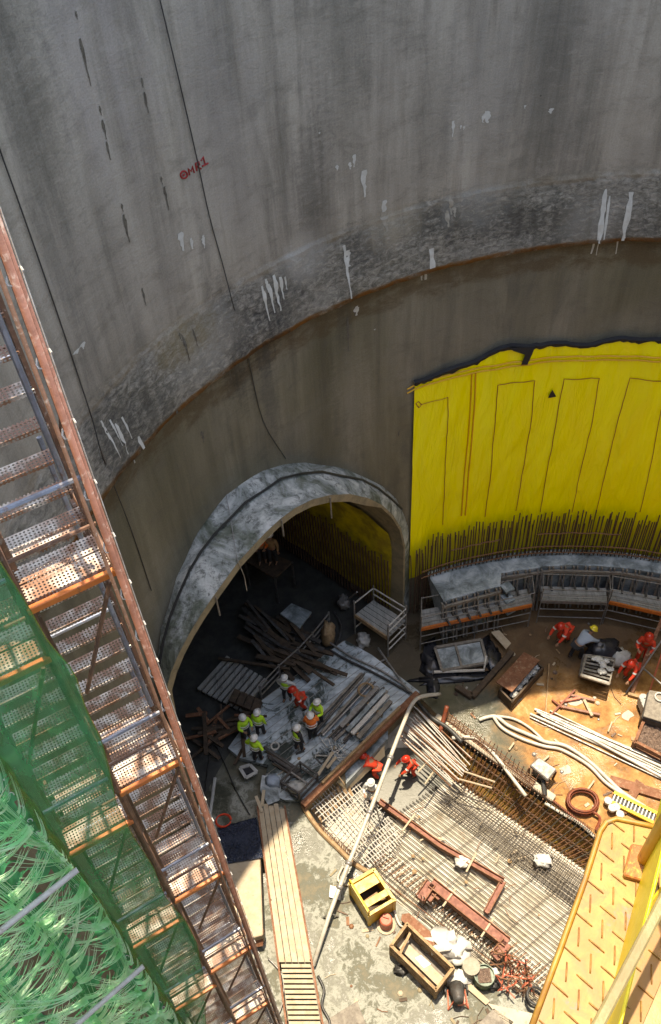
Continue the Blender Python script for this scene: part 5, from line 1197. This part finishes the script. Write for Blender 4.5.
for i, (px, mt_, lb) in enumerate([([(464, 986), (469, 982), (490, 1001), (486, 1005)], 'timber_pale', 'short pale plank between green drum and mixer'), ([(478, 1024), (494, 1008), (514, 1022), (500, 1040)], 'timber_grey', 'grey white board at the bottom edge right of the mixer'), ([(320, 1024), (357, 1001), (366, 1024), (340, 1050)], 'timber_grey', 'pale framed board at the bottom edge on the slurry'), ([(487, 1003), (520, 1040), (560, 1040), (540, 1015)], 'pale_concrete', 'pale sheet of board at the near side of the trench edge'), ([(330, 885), (342, 888), (340, 900), (329, 897)], 'plastic_white', 'white sheet lying in the slurry beside the pump pipe')]):
    mm = MB(); mm.slab([P(x, y, .12) for x, y in px], .05); one(mm, 'board', mt_, lb, 'board', bevel=.01)
rr_ = random.Random(21)
sc_ = thing('scrap_rebar_heap', 'heap of tangled rusty bent bars with red caps beyond the green drum', 'rebar heap', tuple(P(515, 975, 0)))
for i in range(46):
    x, y = 500+rr_.random()*32, 950+rr_.random()*42+0; y = y if y > (x-500)*.7+948 else y+14; p = P(x, y, .05+.4*rr_.random()); a_ = rr_.random()*6.28; d = V((cos(a_), sin(a_), rr_.uniform(-.3, .6)))*(.25+.35*rr_.random())
    mm = MB(); mm.tube([p-d, p, p+d*.6+V((0, 0, .15)), p+d*.3+V((0, 0, .4))], .025, 5); mm.build('bar', ('rebar_rust', 'rebar_dark', 'pot_red')[i % 3], sc_)
mm = MB(); c_ = P(534, 1000, .1); mm.tube([c_+V((.3*cos(j*.5), .3*sin(j*.5), .03*j)) for j in range(26)], .05, 6); one(mm, 'hose_coil', 'hose_dark', 'black hose coil below the tangled rusty bars', 'hose')
# scaffold table by the tunnel mouth
tb = quad_thing('scaffold_table', 'square boarded scaffold table with guard rails right of the tunnel mouth', 'scaffold', [(380, 618)], 1.5)
q = [P(354.5, 615, 1.5), P(373.5, 600, 1.5), P(406, 620, 1.5), P(388, 638, 1.5)]
for i in range(5):
    mm = MB(); u0_, u1_ = i/5+.01, (i+1)/5-.01; mm.slab([lerp(q[0], q[1], u0_), lerp(q[0], q[1], u1_), lerp(q[3], q[2], u1_), lerp(q[3], q[2], u0_)], .06); mm.build('board', 'timber_deck', tb)
for i in range(4):
    mm = MB(); mm.tube([(q[i].x, q[i].y, 0), (q[i].x, q[i].y, 2.6)], .04, 6); mm.build('standard', 'steel', tb)
    if i in (3,): mm = MB(); mm.box(q[i]-V((0, 0, .05)), q[0]-V((0, 0, .05)), .07, .24); mm.build('toe_board', 'timber', tb)
for i in (1, 2, 0):
    for zz in (.5, 1.0, 1.95, 2.4) if i else (.5, 2.4): a_, b_ = q[i], q[(i+1) % 4]; mm = MB(); mm.tube([(a_.x, a_.y, zz), (b_.x, b_.y, zz)], .035, 5); mm.build('guard_rail', 'steel_pale', tb)
for i, (x, y) in enumerate(((363, 641), (344, 603))): blob(x, y, .2 if i == 0 else .6, .30, .35, .35, 'sack' if i == 0 else 'steel', 'sack', ('pale crumpled sack below the scaffold table', 'dull grey bundle tied left of the scaffold table')[i], 'sack', seed=30+i, amp=.6)
mm = MB(); mm.tube([P(344, 603, .1), P(357, 592, 3.0)], .04, 5); one(mm, 'pole', 'steel', 'slanting grey pole rising left of the scaffold table', 'pole')
# wet formwork panel
fp = quad_thing('shutter_board', 'wet blue grey framed formwork panel lying on black plastic', 'formwork', [(461, 656)], .3)
q = [P(435, 648, .35), P(481, 640, .35), P(487, 663, .35), P(442, 671, .35)]
mm = MB(); mm.slab([v_-V((0, 0, .05)) for v_ in q], .05); mm.build('sheet', 'kerb', fp)
for i in range(4): mm = MB(); mm.box(q[i], q[(i+1) % 4], .12, .14); mm.build('frame', 'timber_grey', fp)
mm = MB(); mm.box(lerp(q[0], q[1], .44), lerp(q[3], q[2], .44), .10, .12); mm.build('middle_bar', 'timber_grey', fp)
mm = MB(); mm.tube([P(434, 672, .3), P(484, 670, .3), P(486, 656, .5)], .07, 6); mm.build('loose_bar', 'steel_pale', fp)
for i, (x, y, a_, b_) in enumerate(((432, 660, .5, .9), (455, 678, 1.6, .25), (433, 683, .3, .8), (488, 655, .5, .9))): blob(x, y, .05, a_, b_, .12, 'plastic_dark', 'plastic_sheet', ('black plastic folded at the left of the wet formwork panel', 'black plastic trailing below the wet formwork panel', 'black plastic heap on the floor left below the wet panel', 'black plastic folded at the right of the wet formwork panel')[i], 'sheet', seed=40+i, amp=.8)
for a_, b_, lb in (((456, 687), (472, 697), 'short dark timber forming the foot of an L on the damp floor'), ((472, 697), (512, 652), 'long dark timber forming the leg of an L on the damp floor')):
    mm = MB(); mm.box(P(*a_, .15), P(*b_, .15), .26, .24); one(mm, 'timber_baulk', 'timber_dark', lb, 'timber', bevel=.02)
mm = MB(); mm.slab([P(x, y, .4) for x, y in ((491, 632), (499, 630), (511, 643), (506, 649))], .04); one(mm, 'plywood_offcut', 'timber_pale', 'pale curved plywood offcut beside the wet formwork panel', 'board')
mm = MB(); mm.slab([P(x, y, .8) for x, y in ((496, 682), (524, 652), (540, 660), (512, 692))], .08); one(mm, 'plywood_board', 'timber_red', 'brown plywood board lying over the box of white sacks', 'board', bevel=.01)
crate('sack_box', 'dark open box of white rubble bags partly under a brown board', 'box', [(500, 690), (531, 658), (543, 668), (512, 702)], .0, .6, 'timber_dark', 1, .06, None, True)
rr_ = random.Random(2)
for i in range(9): blob(513+i*2.8+rr_.uniform(-1, 1), 693-i*3.2+rr_.uniform(-2, 2), .4, .17, .15, .12, 'sack', 'rubble_bag', 'small white rubble bag in the dark open box', 'bag', 'rubble bags in the dark box', seed=i, amp=.6)
for a_, b_ in (((528, 655), (535, 661)), ((534, 653), (529, 661))): pass
# stack of steel trays with crouching worker
sk2 = quad_thing('tray_stack', 'stack of slatted steel trays in front of the bending worker in blue', 'trays', [(598, 668)], .5)
for k_ in range(5):
    z_ = .15+k_*.22; dy = -k_*.5
    q = [P(579+k_*.5, 676, z_), P(583+k_, 655, z_), P(615, 659, z_), P(609, 685, z_)]
    for i in range(4): mm = MB(); mm.box(q[i], q[(i+1) % 4], .06, .08); mm.build('tray_frame', 'steel' if k_ % 2 else 'timber_grey', sk2)
    for i in range(7): t = (i+.5)/7; mm = MB(); mm.box(lerp(q[0], q[1], t), lerp(q[3], q[2], t), .10, .03); mm.build('slat', 'steel_dark' if i % 2 else 'steel', sk2)
blob(602, 650, .5, .7, .5, .5, 'plastic_dark', 'plastic_sheet', 'black plastic heap behind the stack of steel trays', 'sheet', seed=61, amp=.6)
blob(619, 658, .3, .55, .45, .40, 'sack', 'sack', 'grey sack between the steel trays and the tall red worker', 'sack', seed=62)
for i in range(10):
    x, y = 594+rr_.random()*18, 658+rr_.random()*14; blob(x, y, 1.15, .16, .12, .05, 'plastic_white', 'paper_scrap', 'white scrap lying on the top steel tray', 'scrap', 'white scraps on the top tray', seed=70+i, amp=.7)
# inclined tower timbers at the right edge
rt_ = quad_thing('raking_shore', 'brown raking timbers with tie bars at the right edge behind the generator', 'shore', [(650, 660)], .5)
for a_, za_, b_, zb_, mt_, w_ in (((632, 692), .1, (666, 610), 2.6, 'timber_red', .16), ((626, 693), .1, (662, 640), 2.2, 'steel', .06), ((628, 694), .1, (668, 705), .1, 'timber', .14), ((650, 690), .1, (666, 640), 2.5, 'pot_red', .06), ((634, 660), .9, (668, 690), .9, 'steel', .06)):
    mm = MB(); mm.box(P(*a_, za_), P(*b_, zb_), w_, w_); mm.build('timber' if w_ > .1 else 'tie', mt_, rt_)
gn_ = quad_thing('generator', 'dark and cream generator with round filler at the right edge', 'generator', [(655, 705)], .5)
q = [P(642, 716, 1), P(648, 690, 1), P(672, 694, 1), P(668, 724, 1)]
mm = MB(); mm.prism([(p.x, p.y) for p in q], .1, .9); mm.build('housing', 'steel_dark', gn_, bevel=.05)
mm = MB(); mm.slab([lerp(q[0], q[3], .05)+V((0, 0, .03)), lerp(q[1], q[2], .05)+V((0, 0, .03)), lerp(q[1], q[2], .9)+V((0, 0, .03)), lerp(q[0], q[3], .9)+V((0, 0, .03))], .10); mm.build('top_cover', 'timber_grey', gn_, bevel=.02)
mm = MB(); c_ = P(660, 697, 1.1); mm.tube([c_+V((.2*cos(j*2*pi/14), .2*sin(j*2*pi/14), 0)) for j in range(14)], .04, 6, close=True); mm.build('filler_ring', 'steel_pale', gn_)
for i in range(4): mm = MB(); c_ = P(643+i*1.2, 704+i*3-4, .55); mm.lathe([(.01, -.3), (.2, -.3), (.2, .2), (.1, .26), (.01, .26)], c_, 10); mm.build('canister', 'sack', gn_)
crate('rubble_bin', 'brown timber bin filled with pale rubble at the right edge', 'bin', [(635, 742), (645, 718), (672, 730), (664, 757)], .0, .6, 'timber_red', 2, .10, None)
mm = MB(); q = [P(637, 741, .45), P(646, 722, .45), P(670, 732, .45), P(662, 753, .45)]
mm.grid(16, 16, lambda u, v: lerp(lerp(q[0], q[1], u), lerp(q[3], q[2], u), v)+V((0, 0, .14*noise.noise(V((u*9, v*9, 3))))))
tag(mm.build('rubble', 'rubble'), 'pale broken rubble heaped in the brown timber bin', 'rubble', kind='stuff')
# dark timber and shutters inside the tunnel mouth
rr_ = random.Random(9)
def debris(cx, cy, sx, sy, n_, z, mats, name, label, cat, group, lmin=.8, lmax=2.4, w=.12, ang=None):
    for i in range(n_):
        p = P(cx+rr_.uniform(-sx, sx), cy+rr_.uniform(-sy, sy), z+rr_.random()*.5); a_ = (ang+rr_.uniform(-.35, .35)) if ang is not None else rr_.random()*3.14; L_ = rr_.uniform(lmin, lmax)/2; d = V((cos(a_), sin(a_), rr_.uniform(-.2, .2)))*L_
        mm = MB(); mm.box(p-d, p+d, w*rr_.uniform(.7, 1.4), w*.6); one(mm, name, mats[i % len(mats)], label, cat, group)
debris(222, 733, 26, 22, 26, .3, ('timber_dark', 'timber_red', 'timber_dark'), 'loose_timber', 'loose timber in the dark tangle between stair tower and workers', 'timber', 'timbers tangled left of the deck')
debris(285, 640, 32, 26, 34, .5, ('timber_dark', 'timber_dark', 'steel_dark'), 'stacked_timber', 'stacked dark timber just inside the tunnel mouth', 'timber', 'timbers stacked in the tunnel mouth', 1.5, 3.5, .16, radians(-38))
def flatstack(px, z, n_, mat, name, label, cat):
    q = [P(x, y, z) for x, y in px]; t_ = quad_thing(name, label, cat, px, z)
    for i in range(n_):
        u0_, u1_ = i/n_+.02, (i+1)/n_-.02; mm = MB(); mm.slab([lerp(q[0], q[3], u0_), lerp(q[1], q[2], u0_), lerp(q[1], q[2], u1_), lerp(q[0], q[3], u1_)], .12); mm.build('board', mat, t_)
    for a_ in (.15, .85): mm = MB(); mm.box(lerp(q[0], q[1], a_)-V((0, 0, .18)), lerp(q[3], q[2], a_)-V((0, 0, .18)), .14, .14); mm.build('bearer', 'timber_dark', t_)
flatstack([(196, 688), (226, 655), (268, 680), (243, 712)], .4, 9, 'timber_deck', 'board_platform', 'dim grey boarded platform inside the left of the tunnel mouth', 'platform')
flatstack([(280, 613), (291, 603), (312, 612), (300, 628)], 1.2, 1, 'kerb', 'wet_board', 'pale wet board on top of the timber stacked in the tunnel mouth', 'board')
flatstack([(228, 700), (234, 688), (262, 700), (258, 713)], .9, 4, 'timber_dark', 'small_shutter', 'small dark timber shutter standing left of the deck corner', 'shutter')
rk = quad_thing('timber_rack', 'low dark rail fence along the tunnel side of the working deck', 'fence', [(300, 675)], .5)
pts = [(262, 700), (281, 680), (300, 663), (314, 648), (330, 628)]
for i, (x, y) in enumerate(pts):
    p = P(x, y, 0); mm = MB(); mm.tube([p, p+V((0, 0, 1.3))], .045, 6); mm.build('post', 'steel', rk)
    if i:
        pp0 = P(*pts[i-1], 0)
        for zz in (.4, .8, 1.2): mm = MB(); mm.tube([pp0+V((0, 0, zz)), p+V((0, 0, zz))], .035, 5); mm.build('rail', 'timber_grey' if zz < .5 else 'steel', rk)
blob(328, 634, .5, .35, .5, .7, 'timber', 'tarpaulin', 'brown sacking draped over the end of the dark rail fence', 'sacking', seed=90, amp=.5)
for i in range(3):
    p = P(330+i*18, 560+i*9, 0); mm = MB(); mm.tube([p, p+V((0, 0, 4.5))], .05, 6); one(mm, 'prop', 'steel_dark', 'upright steel prop in the dark at the right side of the tunnel', 'prop', 'props in the tunnel')
cable_pts = [on_wall(403, 560, .1)[0], on_wall(400, 520, .1)[0], on_wall(398, 500, .12)[0]]
mm = MB(); mm.tube(smoothpath([P(205, 790, .1), P(214, 745, .1), P(236, 790, .1), P(250, 815, .1)], 6), .025, 5); one(mm, 'cable', 'hose_dark', 'thin black cable lying on the damp floor beside the stair tower', 'cable')
tp_ = quad_thing('tunnel_gantry', 'dark work platform on legs deep inside the tunnel carrying two figures', 'gantry', [(268, 560)], 2)
q = [P(245, 560, 2), P(262, 548, 2), P(292, 562, 2), P(275, 578, 2)]
mm = MB(); mm.slab(q, .12); mm.build('deck', 'timber_dark', tp_)
for p in q:
    mm = MB(); mm.tube([(p.x, p.y, 0), (p.x, p.y, 2)], .06, 6); mm.build('leg', 'steel_dark', tp_)

# small litter trodden into the ground
rr_ = random.Random(77)
def litter(px0, py0, px1, py1, n_, mats, label, group, z=.0, smin=.06, smax=.22, skip=None):
    for i in range(n_):
        x, y = rr_.uniform(px0, px1), rr_.uniform(py0, py1); p = P(x, y, z)
        if z == 0 and inside((p.x, p.y), [(q.x, q.y) for q in TR]): continue
        if hypot(p.x-CX, p.y-CY) > R-2.4: continue
        mm = MB(); L_ = rr_.uniform(smin, smax); a_ = rr_.random()*3.14; d = V((cos(a_), sin(a_), 0))*L_; w_ = rr_.uniform(.04, .12)
        if i % 3 == 0: mm.box(p-d+V((0, 0, .03)), p+d+V((0, 0, .04)), w_, .04)
        elif i % 3 == 1: mm.tube([p-d*2+V((0, 0, .03)), p+V((0, 0, .03))+V((-d.y, d.x, 0))*.4, p+d*2+V((0, 0, .03))], .016, 5)
        else: mm.lathe([(.01, 0), (w_*.8, .0), (w_, w_*.4), (w_*.5, w_*.8), (.01, w_*.85)], p, 6)
        one(mm, ('timber_offcut', 'wire_offcut', 'loose_stone')[i % 3], mats[i % len(mats)], ('short wood offcut', 'bent wire offcut', 'small loose stone')[i % 3]+label, ('offcut', 'wire', 'stone')[i % 3], ('wood offcuts ', 'wire offcuts ', 'loose stones ')[i % 3]+group)
litter(455, 690, 661, 830, 80, ('timber_pale', 'rebar_rust', 'rubble', 'timber', 'steel', 'timber_dark', 'pale_concrete'), ' trodden into the orange mud', 'on the orange mud')
litter(325, 870, 520, 1024, 60, ('timber_pale', 'timber_dark', 'rubble', 'tan_concrete', 'rebar_rust'), ' lying in the slurry by the crates', 'in the slurry')
litter(430, 620, 620, 690, 40, ('timber_dark', 'timber_pale', 'rubble', 'steel', 'timber'), ' on the shaded damp ground below the ring scaffold', 'on the shaded ground')
litter(205, 740, 262, 810, 20, ('timber_dark', 'rubble', 'steel'), ' on the dark floor left of the deck corner', 'beside the deck corner')
litter(265, 690, 345, 780, 34, ('timber_grey', 'timber', 'steel_dark', 'timber_pale'), ' scattered on the working deck', 'on the working deck', DZ+.01)
litter(370, 800, 540, 940, 40, ('timber_pale', 'rebar_rust', 'timber'), ' dropped on the trench floor', 'on the trench floor', TD+.2)
# ------------------------------------------------------------------ tidy
for o in list(bpy.data.objects):
    if '_at' in o: del o['_at']
